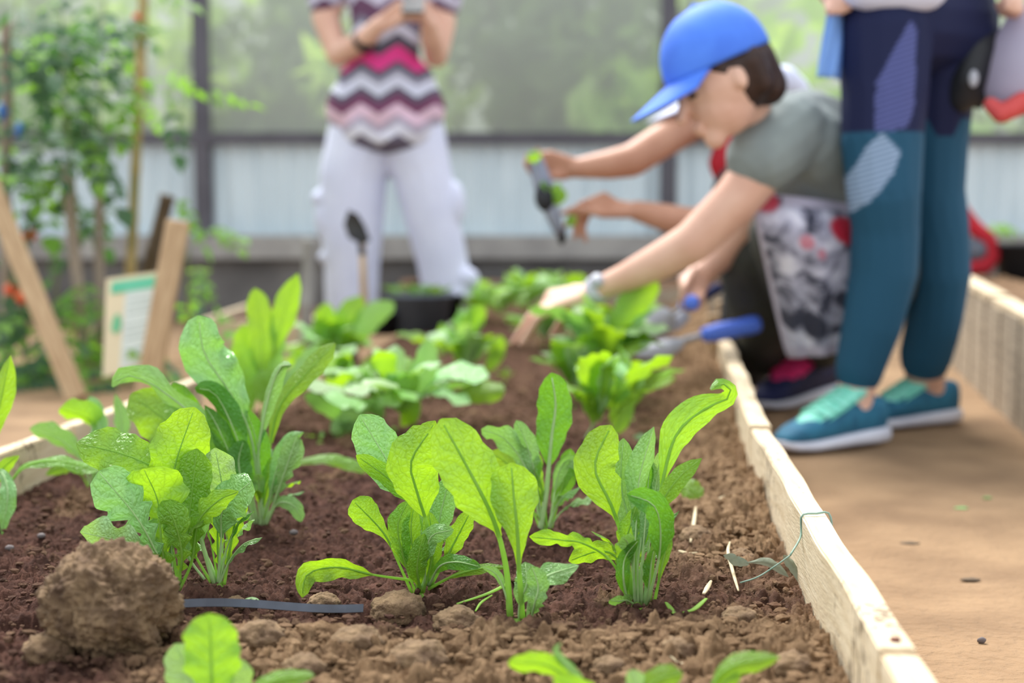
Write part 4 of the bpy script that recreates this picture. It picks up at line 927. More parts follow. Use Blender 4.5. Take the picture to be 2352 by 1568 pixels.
TL = {mt: [] for mt in ('tomato_leaf', 'tomato_leaf_lit')}
for mt in TL:
    for s in range(4):
        m_ = tomato_leaf_mesh(s + (10 if mt.endswith('lit') else 0)); m_.materials.append(M[mt]); TL[mt].append(m_)
def tomato_plant(base, stem_px, leaves, label, seed, lit=.2, size=1.0, name='tomato_plant', cat='tomato plant', group='staked tomato plants on the left'):
    """stem_px: [(px,py,Y)..]; leaves: list of (px,py,Y,count,spread_px)"""
    rnd = random.Random(seed); e = empty(name, base, label, cat, group)
    st_ = catmull([base] + [P(*p) for p in stem_px], 24); b = MB(); b.tube(st_, [.008 * (1 - .6 * k / 23) for k in range(24)], 7); b.build('stem', M['vine'], e)
    for (px, py, Y, cnt, sp_) in leaves:
        for i in range(cnt if cnt < 9 or name != 'tomato_plant' else int(cnt * .62)):
            p = P(px + rnd.gauss(0, sp_), py + rnd.gauss(0, sp_), Y + rnd.gauss(0, .12))
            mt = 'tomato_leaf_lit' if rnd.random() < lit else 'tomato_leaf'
            o = link('leaf', rnd.choice(TL[mt]), None, e); s_ = size * rnd.uniform(.7, 1.25)
            near = min(st_, key=lambda q: (q - p).length); d = p - near; az = math.atan2(d.y, d.x) + rnd.uniform(-.8, .8)
            o.matrix_basis = Matrix.Translation(p - base) @ Matrix.Rotation(az, 4, 'Z') @ Matrix.Rotation(rnd.uniform(-.2, 1.0), 4, 'Y') @ Matrix.Rotation(rnd.uniform(-.6, .6), 4, 'X') @ Matrix.Diagonal((s_, s_, s_, 1))
    return e
t1 = tomato_plant(G(60, 760, .05), [(40, 600, 5.2), (20, 400, 5.1), (30, 200, 5.0), (40, -40, 5.0)], [(70, 30, 5.0, 22, 50), (90, 150, 5.0, 20, 45), (40, 260, 5.0, 18, 45), (40, 430, 5.0, 14, 40)], 'tall dark tomato plant at the left edge, reaching the top', 1)
t2 = tomato_plant(G(170, 770, .05), [(180, 600, 4.95), (170, 420, 4.9), (150, 250, 4.9), (140, 20, 4.9)], [(130, 90, 4.9, 20, 45), (150, 220, 4.9, 12, 40), (120, 330, 4.9, 22, 45), (100, 420, 4.9, 16, 40), (180, 340, 4.9, 12, 25), (120, 500, 4.9, 6, 40)], 'tomato plant on the pinkish grey stake', 2)
t3 = tomato_plant(G(240, 750, .05), [(232, 560, 5.1), (228, 300, 5.1), (230, 120, 5.1), (240, 0, 5.1)], [(210, 50, 5.1, 14, 40), (190, 10, 5.1, 12, 50), (240, 110, 5.1, 10, 30), (215, 470, 5.1, 4, 12)], 'tomato plant on the stake just left of the sign', 3)
t4 = tomato_plant(G(305, 740, .05), [(300, 600, 5.25), (318, 350, 5.25), (322, 200, 5.25)], [(310, 215, 5.2, 7, 28), (375, 190, 5.2, 3, 14), (390, 235, 5.2, 3, 14), (455, 215, 5.2, 2, 12), (395, 440, 5.2, 2, 14), (480, 510, 5.1, 2, 8)], 'young bright vine climbing the bamboo cane', 4, .85, .8, 'climbing_vine', 'vine', 'staked tomato plants on the left')
for q, (x_, y_, Y_, lb, n_) in enumerate([(60, 830, 4.7, 'low leafy plant under the leaning plank', 30), (200, 800, 4.7, 'low leafy plant left of the sign foot', 28), (430, 760, 4.5, 'low leafy plant right of the sign stake', 12), (130, 690, 5.0, 'leafy plant behind the leaning plank', 12), (430, 640, 5.4, 'drooping leafy plant right of the sign top', 6)]):
    base = P(x_, y_ + 40, Y_); base.z = max(.0, min(base.z, .1))
    tomato_plant(base, [(x_, y_ - 30, Y_), (x_ + 5, y_ - 70, Y_)], [(x_, y_ - 15, Y_, n_, 42)], lb, 50 + q, .65, 1.0, 'leafy_plant', 'plant', 'low leafy plants round the stakes')
def tomato(px, py, Y, rpx, mt, label):
    p = P(px, py, Y); r = rpx / S(Y); e = empty('tomato', p - Vector((0, 0, r)), label, 'tomato', 'ripening tomatoes on the left')
    b = MB(); b.ell(p, (r, r, r * .86), None, 16, 12); b.build('fruit', M[mt], e)
    b = MB()
    for k in range(5):
        a_ = k * 1.257; b.tube([p + Vector((0, 0, r * .8)), p + Vector((math.cos(a_) * r * .5, math.sin(a_) * r * .5, r * .85)), p + Vector((math.cos(a_) * r * .9, math.sin(a_) * r * .9, r * .6))], [r * .12, r * .12, r * .03], 5)
    b.tube([p + Vector((0, 0, r * .8)), p + Vector((.004, 0, r * 1.8))], r * .1, 5); b.build('calyx', M['vine'], e)
tomato(68, 540, 4.9, 17, 'tomato', 'single orange tomato hanging at the far left')
tomato(28, 664, 4.8, 19, 'tomato_red', 'red tomato behind the leaning plank')
tomato(54, 684, 4.75, 20, 'tomato', 'orange tomato touching the red one behind the leaning plank')
tomato(314, 38, 5.2, 9, 'tomato_red', 'tiny pinkish tomato by the top of the bamboo cane')
for (x_, y_, Y_, lb) in [(45, 302, 4.85, 'bright blue tie on the tomato vine'), (4, 258, 4.85, 'dark blue tie on the edge stake')]:
    b = MB(); p = P(x_, y_, Y_); b.tube([p + Vector((0, 0, .028)), p + Vector((.006, -.012, .0)), p + Vector((0, 0, -.028))], [.012, .015, .010], 8, .5); b.tube([p + Vector((-.02, .01, .005)), p + Vector((0, -.01, .0)), p + Vector((.02, .01, .004))], .006, 6)
    tag(b.build('plastic_tie', M['tie_blue'], origin=p), lb, 'tie')

# ------------------------------------------------------------------ pots, hand tools
def pot(px, py, Y, rpx, hpx, label, mt='charcoal', plants=None, lit=True):
    p = P(px, py, Y); r = rpx / S(Y); h = hpx / S(Y); e = empty('plant_pot', p, label, 'pot', 'dark plastic plant pots')
    b = MB(); prof = [(r * .78, 0), (r * .95, h * .9), (r * 1.06, h * .9), (r * 1.06, h), (r * .96, h), (r * .93, h * .82)]
    n = 28; vs = []; fs = []
    for rr, zz in prof:
        for j in range(n): a_ = 2 * math.pi * j / n; vs.append(p + Vector((rr * math.cos(a_), rr * math.sin(a_), zz)))
    for i in range(len(prof) - 1):
        for j in range(n): fs.append((i * n + j, i * n + (j + 1) % n, (i + 1) * n + (j + 1) % n, (i + 1) * n + j))
    fs.append(tuple(range(n - 1, -1, -1))); b.add(vs, fs); b.build('pot_body', M[mt], e)
    b = MB(); b.add([p + Vector((r * .92 * math.cos(2 * math.pi * j / n), r * .92 * math.sin(2 * math.pi * j / n), h * .84)) for j in range(n)], [tuple(range(n))]); so = b.build('potting_soil', M['bark'], e)
    return e, p, r, h
e, p, r, h = pot(965, 765, 5.0, 76, 92, 'wide grey plant pot with low seedlings between the rows')
def pot_seedlings(p, r, h, n, seed, label, hh=.05, spread=1.0):
    top = p + Vector((0, 0, h * .84)); rnd = random.Random(seed)
    pl = empty('potted_seedlings', top, label, 'seedlings'); 
    for i in range(n):
        a_ = rnd.uniform(0, 6.28); q = r * .85 * math.sqrt(rnd.random()); b0 = top + Vector((q * math.cos(a_), q * math.sin(a_), 0)); d = Vector((math.cos(a_ + rnd.uniform(-1, 1)), math.sin(a_), 0))
        leaf(pl, [b0, b0 + d * hh * .2 + Vector((0, 0, hh * .6)), b0 + d * hh * .9 * spread + Vector((0, 0, hh))], .03, 'oval', 0, .3, .1, .1, 0, rnd.choice(['leaf', 'leaf', 'leaf_cool']), 10, 3, False, Lvec=(-d.y, d.x, 0), seed=seed * 7 + i)
pot_seedlings(p, r, h, 26, 3, 'low bright seedlings growing in the wide grey pot')
e, p, r, h = pot(880, 768, 4.95, 36, 50, 'small black plant pot left of the wide grey pot', 'black')
e, p, r, h = pot(1035, 735, 5.2, 30, 60, 'black plant pot partly hidden right of the wide grey pot', 'black')
e, p, r, h = pot(2345, 648, 5.5, 62, 90, 'black plant pot on the right hand bed', 'black')
pot_seedlings(p, r, h, 18, 9, 'leafy green seedlings in the black pot at the right edge', .10, 1.4)

# small spade standing blade-up
e = empty('hand_spade', P(838, 765, 4.7), 'small blackened hand spade standing blade-up before the white trousers', 'hand spade')
b = MB(); b.tube([P(838, 800, 4.7), P(836, 690, 4.7), P(832, 560, 4.7)], [.011, .012, .010], 10); b.build('handle', M['stake'], e)
out = [(800, 482), (822, 492), (838, 518), (850, 552), (838, 560), (818, 556), (800, 545), (790, 515)]
b = MB(); Y0 = 4.7; fr = [P(x_, y_, Y0 - .012 + .02 * ((x_ - 820) / 30) ** 2) for x_, y_ in out]; bk = [v + Vector((0, .004, 0)) for v in fr]; k = len(out)
b.add(fr + bk, [tuple(range(k)), tuple(range(2 * k - 1, k - 1, -1))] + [(i, k + i, k + (i + 1) % k, (i + 1) % k) for i in range(k)]); b.build('blade', M['dark_metal'], e, False)
b = MB(); b.tube([P(833, 585, 4.7), P(828, 550, 4.7), P(822, 530, 4.695)], [.012, .011, .006], 8); b.build('socket', M['dark_metal'], e)

def trowel(a, c, d, label, r=.017, blade_w=.06, ang=0.0, mt='blue_plastic'):
    """a: handle end, c: handle/shaft joint, d: blade tip"""
    a, c, d = Vector(a), Vector(c), Vector(d); e = empty('hand_trowel', c, label, 'trowel', 'blue-handled hand trowels')
    b = MB(); u = (c - a).normalized(); L = (c - a).length
    b.tube([a + u * L * t for t in (0, .04, .15, .4, .7, .9, 1)], [r * .5, r * .9, r * 1.05, r * .95, r * 1.05, r * .9, r * .7], 14); b.build('handle', M[mt], e)
    m_ = c.lerp(d, .26); b = MB(); b.tube([c - u * .01, c.lerp(m_, .5), m_ + Vector((0, 0, 0))], [r * .4, r * .33, r * .36], 8); b.build('shaft', M['steel'], e)
    t = (d - m_).normalized(); s_ = t.cross(Vector((0, 1, 0))).normalized(); s_ = Matrix.Rotation(ang, 3, t) @ s_; nn = s_.cross(t)
    vs = []; fs = []; rows = [(0, .35), (.12, .8), (.3, 1), (.6, .95), (.85, .6), (1, .06)]
    for (k_, wv) in rows:
        for u_ in (-1, -.5, 0, .5, 1): vs.append(m_.lerp(d, k_) + s_ * (u_ * wv * blade_w / 2) + nn * (.25 * blade_w * wv * u_ * u_))
    m2 = len(vs); vs2 = [v + nn * .002 for v in vs]
    for i in range(len(rows) - 1):
        for j in range(4): q = i * 5 + j; fs.append((q, q + 1, q + 6, q + 5)); fs.append((m2 + q + 5, m2 + q + 6, m2 + q + 1, m2 + q))
    b = MB(); b.add(vs + vs2, fs); b.build('blade', M['steel'], e)
    return e
trowel(P(1748, 742, 3.75), P(1612, 770, 3.75), P(1452, 812, 3.72), 'blue-handled trowel lying across the end of the bed board', .024, .05, .6)
trowel(P(1592, 694, 3.6), P(1572, 700, 3.72), P(1462, 784, 3.85), 'blue-handled trowel held upright in the far hand', .020, .075, .2)
trowel(P(1655, 658, 4.0), P(1600, 690, 3.95), P(1520, 760, 3.9), 'dark blue-handled trowel half hidden behind the far hand', .016, .05, .5, 'navy')
for (a_, c_, Y_, w_, lb) in [((1668, 690), (1678, 800), 4.28, 44, 'short wooden peg at the far end of the right bed board'), ((1640, 722), (1645, 800), 4.24, 34, 'lower wooden peg at the far end of the right bed board')]:
    stake('wooden_peg', a_, c_, Y_, Y_, w_, 'stake', lb, False, .8, 'peg')

# path litter
for (x_, y_, r_, lb, mt) in [(2208, 1166, .014, 'small pale green leaf scrap on the path', 'leaf_cool'), (2090, 1242, .018, 'dark flat chip lying on the path', 'bark'), (2230, 1322, .016, 'second dark chip lower on the path', 'bark'), (2268, 1138, .010, 'faint green scrap at the right of the path', 'leaf_cool'), (2255, 1475, .006, 'tiny dark stone on the near path', 'pebble')]:
    V, f = lump(1, 33, 2, .3); V = V * np.array([r_, r_ * .5, .003 if mt != 'pebble' else .005]); o = link('path_scrap', mesh('path_scrap', V.tolist(), f), M[mt]); o.location = G(x_, y_, 0); o.location.z = float(ground_z(o.location.x, o.location.y)) + .002; tag(o, lb, 'scrap', 'scraps on the path')
# ------------------------------------------------------------------ people
def hand(b, wrist, knuck, side, fingers, thumb, r=.0095, wr=.024):
    """palm from the wrist to four knuckles spread along side, each finger knuckle > joint > tip, thumb from the palm's side"""
    wrist, knuck, side = Vector(wrist), Vector(knuck), Vector(side).normalized(); ks = []
    for i in range(4):
        k = knuck + side * (i - 1.5) * .0205; ks.append(k)
        b.cap(wrist + side * (i - 1.5) * .010, wr * .62, k, .0125)
    for k, (j, t) in zip(ks, fingers):
        j, t = Vector(j), Vector(t); b.cap(k, r * 1.12, j, r); b.cap(j, r, t, r * .82)
    th0 = wrist.lerp(knuck, .35) - side * .026; j, t = Vector(thumb[0]), Vector(thumb[1])
    b.cap(wrist.lerp(knuck, .25) - side * .012, .017, th0, .0145); b.cap(th0, .0135, j, .011); b.cap(j, .011, t, .009)
def rot_frame(f, u):
    f = Vector(f).normalized(); u = Vector(u); u = (u - f * u.dot(f)).normalized(); s = u.cross(f)
    return f, u, s
def head(b, C, f, u, k=1.0):
    """head with jaw, nose, brow, ears, lips; C skull centre, f facing, u up"""
    f, u, s = rot_frame(f, u); R = Matrix((f, s, u)).transposed()
    b.ell(C, (.097 * k, .076 * k, .108 * k), R)
    b.ell(C + f * .018 * k - u * .055 * k, (.072 * k, .058 * k, .075 * k), R)                          # cheeks
    b.cap(C + f * .03 * k - u * .07 * k, .045 * k, C + f * .062 * k - u * .118 * k, .024 * k)           # jaw, chin
    b.cap(C + f * .094 * k - u * .022 * k, .009 * k, C + f * .112 * k - u * .058 * k, .013 * k)         # nose
    b.ell(C + f * .088 * k - u * .005 * k, (.012 * k, .045 * k, .010 * k), R)                           # brow
    b.ell(C + f * .090 * k - u * .086 * k, (.010 * k, .022 * k, .007 * k), R)                           # lips
    b.ell(C + f * .088 * k - u * .098 * k, (.010 * k, .018 * k, .006 * k), R)
    for q in (-1, 1): b.ell(C + s * q * .077 * k - f * .008 * k - u * .030 * k, (.014 * k, .008 * k, .024 * k), R)
    return f, u, s, R
def eyes(par, C, f, u, k=1.0):
    f, u, s, = rot_frame(f, u); R = Matrix((f, s, u)).transposed()
    for q in (-1, 1):
        b = MB(); b.ell(C + f * .082 * k + s * q * .032 * k - u * .024 * k, (.010 * k, .013 * k, .006 * k), R, 10, 8); b.build('eye', M['hair'], par)

# ---- standing woman with a phone, at the back
W0 = 5.3
def Q(px, py, d=0.0): return P(px, py, W0 + d)
base = Q(900, 829); base.z = 0
pw = empty('person', base, 'person in zigzag top and white cargo trousers standing, using a phone', 'person', 'people in the greenhouse')
b = MB()
b.chain([(Q(888, 290, .03), .09), (Q(886, 200, .03), .10), (Q(884, 90, .02), .12), (Q(884, -10, .02), .12), (Q(884, -60, .02), .06), (Q(884, -110, .01), .05)])
b.cap(Q(800, -35, .02), .06, Q(968, -35, .02), .06)
HC = Q(884, -205, -.02); hf, hu, hs, hR = head(b, HC, (0.05, -.9, -.4), (0, -.4, .9))
b.chain([(Q(766, -25, .02), .058), (Q(748, 40, 0), .052), (Q(776, 125, -.03), .044), (Q(830, 98, -.15), .040), (Q(872, 55, -.24), .029)])
b.chain([(Q(1000, -25, .02), .058), (Q(1015, 50, 0), .052), (Q(1002, 128, -.03), .044), (Q(992, 88, -.14), .040), (Q(985, 52, -.22), .029)])
hand(b, Q(872, 55, -.24), Q(920, 28, -.28), (0, -.35, .95), [(Q(945, 36, -.30), Q(962, 44, -.29)), (Q(948, 30, -.31), Q(968, 34, -.30)), (Q(948, 20, -.31), Q(968, 24, -.30)), (Q(945, 12, -.31), Q(962, 12, -.30))], (Q(915, 45, -.30), Q(940, 20, -.33)))
hand(b, Q(985, 52, -.22), Q(976, 20, -.27), (0, .5, .85), [(Q(965, 40, -.29), Q(950, 48, -.29)), (Q(962, 30, -.30), Q(944, 36, -.30)), (Q(962, 18, -.30), Q(942, 22, -.30)), (Q(964, 6, -.30), Q(946, 8, -.30))], (Q(968, 8, -.27), Q(950, -4, -.30)))
for pts in ([(820, 330), (812, 520), (808, 700), (805, 800)], [(965, 340), (1000, 520), (1028, 690), (1040, 800)]):
    b.chain([(Q(*pts[0], .02), .07), (Q(*pts[1], .02), .06), (Q(*pts[2], .02), .045), (Q(*pts[3], .02), .036)])
for fx in (800, 1045): b.cap(Q(fx, 815, .05), .036, Q(fx - 8, 825, -.10), .026)
b.solid('body', M['skin'], pw, .006, 3)
b = MB()
b.chain([(Q(838, 300, .02), .135), (Q(812, 400, .02), .126), (Q(808, 520, .02), .118), (Q(808, 620, .02), .105), (Q(808, 720, .02), .10)])
b.chain([(Q(940, 300, .02), .135), (Q(970, 400, .02), .112), (Q(997, 520, .02), .102), (Q(1018, 610, .02), .096), (Q(1030, 690, .02), .094)])
b.cap(Q(840, 280, .02), .135, Q(935, 280, .02), .135); b.cap(Q(868, 330, .02), .09, Q(908, 330, .02), .09)
b.ell(Q(742, 455, 0), (.045, .05, .035)); b.ell(Q(752, 500, 0), (.05, .055, .09)); b.ell(Q(1042, 470, 0), (.045, .05, .09)); b.ell(Q(760, 590, 0), (.05, .05, .03)); b.ell(Q(1068, 640, -.02), (.055, .05, .045)); b.ell(Q(1050, 680, -.03), (.05, .05, .05))
b.solid('trousers', M['white_cloth'], pw, .008, 4)
# zigzag knit top
def chevron():
    m, N, L, bs = nmat('zigzag_knit'); bs.inputs['Roughness'].default_value = .85
    tc = N.new('ShaderNodeTexCoord'); sp = N.new('ShaderNodeSeparateXYZ'); L.new(tc.outputs['Object'], sp.inputs[0])
    def mm(op, a, bb=None):
        n = N.new('ShaderNodeMath'); n.operation = op
        for i, v in enumerate((a, bb)):
            if v is None: continue
            if isinstance(v, (int, float)): n.inputs[i].default_value = v
            else: L.new(v, n.inputs[i])
        return n.outputs[0]
    tri = mm('ABSOLUTE', mm('SUBTRACT', mm('FRACT', mm('ADD', mm('MULTIPLY', sp.outputs[0], 7.4), 10.2)), .5))
    z = mm('ADD', sp.outputs[2], mm('MULTIPLY', tri, .085))
    fac = mm('DIVIDE', mm('SUBTRACT', z, .80), .75)
    r = N.new('ShaderNodeValToRGB'); r.color_ramp.interpolation = 'CONSTANT'; cr = r.color_ramp
    bands = [(0, (104, 96, 116)), (.045, (222, 222, 236)), (.10, (170, 162, 182)), (.135, (222, 190, 208)), (.195, (112, 60, 92)), (.245, (86, 82, 98)), (.275, (206, 208, 224)), (.33, (152, 150, 166)), (.36, (82, 78, 96)),
             (.395, (222, 60, 140)), (.475, (84, 82, 98)), (.53, (206, 208, 226)), (.58, (120, 116, 134)), (.62, (98, 64, 92)), (.70, (190, 186, 206)), (.76, (90, 60, 84)), (.84, (214, 100, 160)), (.9, (90, 86, 104))]
    while len(cr.elements) > 1: cr.elements.remove(cr.elements[-1])
    cr.elements[0].position = 0; cr.elements[0].color = rgba(bands[0][1])
    for p_, c_ in bands[1:]:
        el = cr.elements.new(p_); el.color = rgba(c_)
    L.new(fac, r.inputs[0]); L.new(r.outputs[0], bs.inputs['Base Color']); return m
b = MB()
b.chain([(Q(884, 290, -.04), .085), (Q(884, 262, -.02), .145), (Q(884, 240, 0), .155), (Q(884, 200, .0), .145), (Q(886, 130, 0), .125), (Q(886, 60, 0), .13), (Q(886, 0, 0), .135), (Q(884, -40, .02), .09)])
b.cap(Q(828, 250, -.01), .128, Q(944, 250, -.01), .128); b.cap(Q(842, 292, -.05), .10, Q(934, 292, -.05), .10); b.ell(Q(888, 318, -.07), (.11, .085, .045)); b.cap(Q(840, 200, 0), .11, Q(935, 200, 0), .11)
b.cap(Q(800, -30, .02), .075, Q(968, -30, .02), .075)
for sx in (-1, 1): b.cap(Q(884 + sx * 120, -32, .02), .07, Q(884 + sx * 138, 0, .0), .066)
b.solid('zigzag_top', chevron(), pw, .008, 4)
b = MB(); b.tube([Q(830, 100, -.15) + Vector((.0, 0, .0)), Q(846, 84, -.175)], [.042, .039], 16); b.build('wristband', M['black'], pw)
b = MB(); b.ell(HC - hf * .012 + hu * .02, (.105, .09, .115), hR); b.cap(HC - hf * .07, .07, HC - hf * .09 - hu * .16, .05); b.solid('hair', M['hair'], pw, .008, 3); eyes(pw, HC, hf, hu)
for fx in (800, 1045):
    b = MB(); b.cap(Q(fx, 815, .06), .042, Q(fx - 8, 823, -.10), .034); b.solid('shoe', M['black'], pw, .008, 2)
ph = MB(); ph.box(Q(950, 4, -.315), (.075, .012, .14), Matrix.Rotation(math.radians(-50), 3, 'X')); tag(ph.build('phone', M['black'], None, False, origin=Q(950, 4, -.315)), 'dark phone held in both hands by the standing woman', 'phone')

# ---- crouching woman in the blue cap
K0 = 3.5
def K(px, py, d=0.0): return P(px, py, K0 + d)
base = K(1840, 1000, .4); base.z = 0
pk = empty('person', base, 'person in blue cap and grey T-shirt crouching and reaching into the bed', 'person', 'people in the greenhouse')
b = MB(); C = K(1652, 165, -.28); kf, ku, ks, kR = head(b, C, (-.90, -.18, -.40), (-.36, 0, .93), 1.1)
b.chain([(K(1672, 205, -.25), .06), (K(1720, 262, -.18), .056), (K(1790, 310, -.06), .05)])
b.chain([(K(1820, 330, -.02), .07), (K(1930, 420, .1), .09), (K(2030, 560, .25), .10)])
b.chain([(K(1800, 320, -.17), .062), (K(1760, 372, -.20), .062), (K(1690, 460, -.20), .056), (K(1592, 556, -.18), .050), (K(1530, 592, -.14), .046), (K(1440, 636, -.08), .036), (K(1372, 664, -.03), .028)])
hand(b, K(1358, 668, -.02), K(1268, 690, .02), (0.18, -.80, -.45), [(K(1238, 728, .05), K(1212, 775, .06)), (K(1224, 730, .03), K(1192, 782, .04)), (K(1216, 726, .0), K(1178, 788, .02)), (K(1232, 732, -.03), K(1196, 790, -.02))], (K(1290, 735, .07), K(1268, 770, .09)), .010)
b.chain([(K(1800, 340, .16), .062), (K(1740, 470, .20), .05), (K(1650, 590, .22), .042), (K(1622, 622, .20), .032)])
hand(b, K(1620, 622, .2), K(1590, 655, .16), (0.55, .1, -.3), [(K(1572, 682, .13), K(1570, 706, .14)), (K(1585, 690, .12), K(1582, 712, .14)), (K(1598, 690, .12), K(1596, 712, .14)), (K(1612, 686, .13), K(1606, 706, .15))], (K(1572, 660, .12), K(1566, 690, .13)))
NEAR = [(2030, 590, .12), (1900, 545, .06), (1800, 540, .05), (1845, 700, .36), (1890, 800, .62)]; FARL = [(2040, 600, .35), (1850, 575, .32), (1722, 575, .26), (1742, 720, .44), (1762, 815, .66)]
b.chain([(K(*p_), r_) for p_, r_ in zip(NEAR, (.09, .07, .055, .045, .04))]); b.chain([(K(*p_), r_) for p_, r_ in zip(FARL, (.09, .07, .055, .045, .04))])
b.solid('body', M['skin'], pk, .006, 3); eyes(pk, C, kf, ku, 1.1)
b = MB(); b.ell(C - kf * .030 + ku * .0, (.095, .089, .112), kR); b.cap(C - kf * .075 - ku * .005, .06, C - kf * .09 - ku * .07, .048); b.cap(C + ks * .058 + kf * .02 + ku * .01, .030, C + ks * .066 + kf * .012 - ku * .022, .014); b.cap(C + ks * .062 - kf * .05, .035, C + ks * .05 - kf * .06 - ku * .06, .03); b.solid('hair', M['hair'], pk, .006, 3)
# cap: dome, band and peaked brim
def cap_dome(C, f, u, s, rf, rs, ru, mt, par, brim_mat, cut=-.12, nv=14, nu=36, brim_l=.085, name='cap', droop=.35):
    b = MB(); vs = []; fs = []
    R = Matrix((f, s, u)).transposed()
    for lay, k in ((0, 1.0), (1, .95)):
        for i in range(nv + 1):
            th = math.acos(cut + (1 - cut) * (1 - (1 - i / nv) ** 1.0) * .9995)
            for j in range(nu):
                a = 2 * math.pi * j / nu; seam = 1 + .012 * abs(math.sin(3 * a))
                vs.append(C + R @ Vector((rf * k * seam * math.sin(th) * math.cos(a), rs * k * seam * math.sin(th) * math.sin(a), ru * k * math.cos(th))))
    o2 = (nv + 1) * nu
    for i in range(nv):
        for j in range(nu):
            a_, b_, c_, d_ = i * nu + j, i * nu + (j + 1) % nu, (i + 1) * nu + (j + 1) % nu, (i + 1) * nu + j
            fs.append((a_, b_, c_, d_)); fs.append((o2 + d_, o2 + c_, o2 + b_, o2 + a_))
    for j in range(nu): fs.append((j, o2 + j, o2 + (j + 1) % nu, (j + 1) % nu))
    b.add(vs, fs); o = b.build(name, mt, par)
    bt = MB(); vs = []; fs = []; nr = 6; na_ = 18; z0 = cut * ru
    for t_ in (0, .004):
        for i in range(nr + 1):
            for j in range(na_ + 1):
                a = math.radians(-68 + 136 * j / na_); e = i / nr; ext = brim_l * math.cos(a * 1.05) ** .7 if abs(a * 1.05) < math.pi / 2 else 0
                sn = math.sqrt(max(0, 1 - cut * cut))
                p = Vector((rf * sn * .97 * math.cos(a) + e * ext, (rs * sn * .97) * math.sin(a) * (1 + .05 * e), z0 + .004 - droop * e * ext - .25 * abs(math.sin(a)) ** 2 * .06 * e - t_))
                vs.append(C + R @ p)
    m2 = (nr + 1) * (na_ + 1)
    for i in range(nr):
        for j in range(na_):
            q = i * (na_ + 1) + j; fs.append((q, q + 1, q + na_ + 2, q + na_ + 1)); fs.append((m2 + q + na_ + 1, m2 + q + na_ + 2, m2 + q + 1, m2 + q))
    bt.add(vs, fs); bt.build('brim', brim_mat, o)
    bb = MB(); bb.ell(C + u * ru, (.008, .008, .005), R, 10, 6); bb.build('top_button', mt, o)
    return o
cap_dome(C + ku * .028 - kf * .004, kf, ku, ks, .126, .098, .128, M['blue_cap'], pk, M['blue_cap'], cut=-.10, brim_l=.115)
b = MB()
b.chain([(K(1800, 308, -.06), .105), (K(1850, 330, -.04), .132), (K(1930, 385, .04), .15), (K(2010, 500, .2), .165)])
b.cap(K(1805, 305, -.16), .085, K(1812, 305, .12), .09); b.cap(K(1870, 330, -.12), .09, K(1930, 380, -.02), .11)
b.chain([(K(1815, 305, -.15), .092), (K(1778, 338, -.18), .090), (K(1750, 362, -.20), .086)]); b.chain([(K(1810, 320, .12), .08), (K(1765, 400, .18), .075)])
b.solid('t_shirt', M['grey_shirt'], pk, .007, 4)
b = MB(); b.chain([(K(*p_), r_) for p_, r_ in zip(NEAR, (.145, .115, .088, .075, .062))]); b.chain([(K(*p_), r_) for p_, r_ in zip(FARL, (.14, .11, .092, .082, .066))])
b.solid('trousers', M['olive'], pk, .008, 4)
# patterned apron hanging over the near thigh
def print_mat():
    m, N, L, bs = nmat('printed_apron'); bs.inputs['Roughness'].default_value = .8
    tc = N.new('ShaderNodeTexCoord'); n1 = N.new('ShaderNodeTexNoise'); n1.inputs['Scale'].default_value = 15; n1.inputs['Detail'].default_value = 4; n1.inputs['Distortion'].default_value = .6; L.new(tc.outputs['Object'], n1.inputs['Vector'])
    r = N.new('ShaderNodeValToRGB'); cr = r.color_ramp
    cr.elements[0].position = .40; cr.elements[0].color = rgba((60, 62, 80)); cr.elements[1].position = .52; cr.elements[1].color = rgba((178, 178, 200)); e_ = cr.elements.new(.66); e_.color = rgba((224, 224, 240)); L.new(n1.outputs['Fac'], r.inputs[0])
    at = N.new('ShaderNodeAttribute'); at.attribute_name = 'print'; mx = N.new('ShaderNodeMix'); mx.data_type = 'RGBA'; sp = N.new('ShaderNodeSeparateXYZ'); L.new(at.outputs['Vector'], sp.inputs[0])
    L.new(sp.outputs[0], mx.inputs['Factor']); L.new(r.outputs[0], mx.inputs['A']); mx.inputs['B'].default_value = rgba((206, 40, 66))
    m2 = N.new('ShaderNodeMix'); m2.data_type = 'RGBA'; L.new(sp.outputs[1], m2.inputs['Factor']); L.new(mx.outputs['Result'], m2.inputs['A']); m2.inputs['B'].default_value = rgba((186, 180, 200))
    m3 = N.new('ShaderNodeMix'); m3.data_type = 'RGBA'; L.new(sp.outputs[2], m3.inputs['Factor']); L.new(m2.outputs['Result'], m3.inputs['A']); m3.inputs['B'].default_value = rgba((52, 54, 72))
    L.new(m3.outputs['Result'], bs.inputs['Base Color']); return m
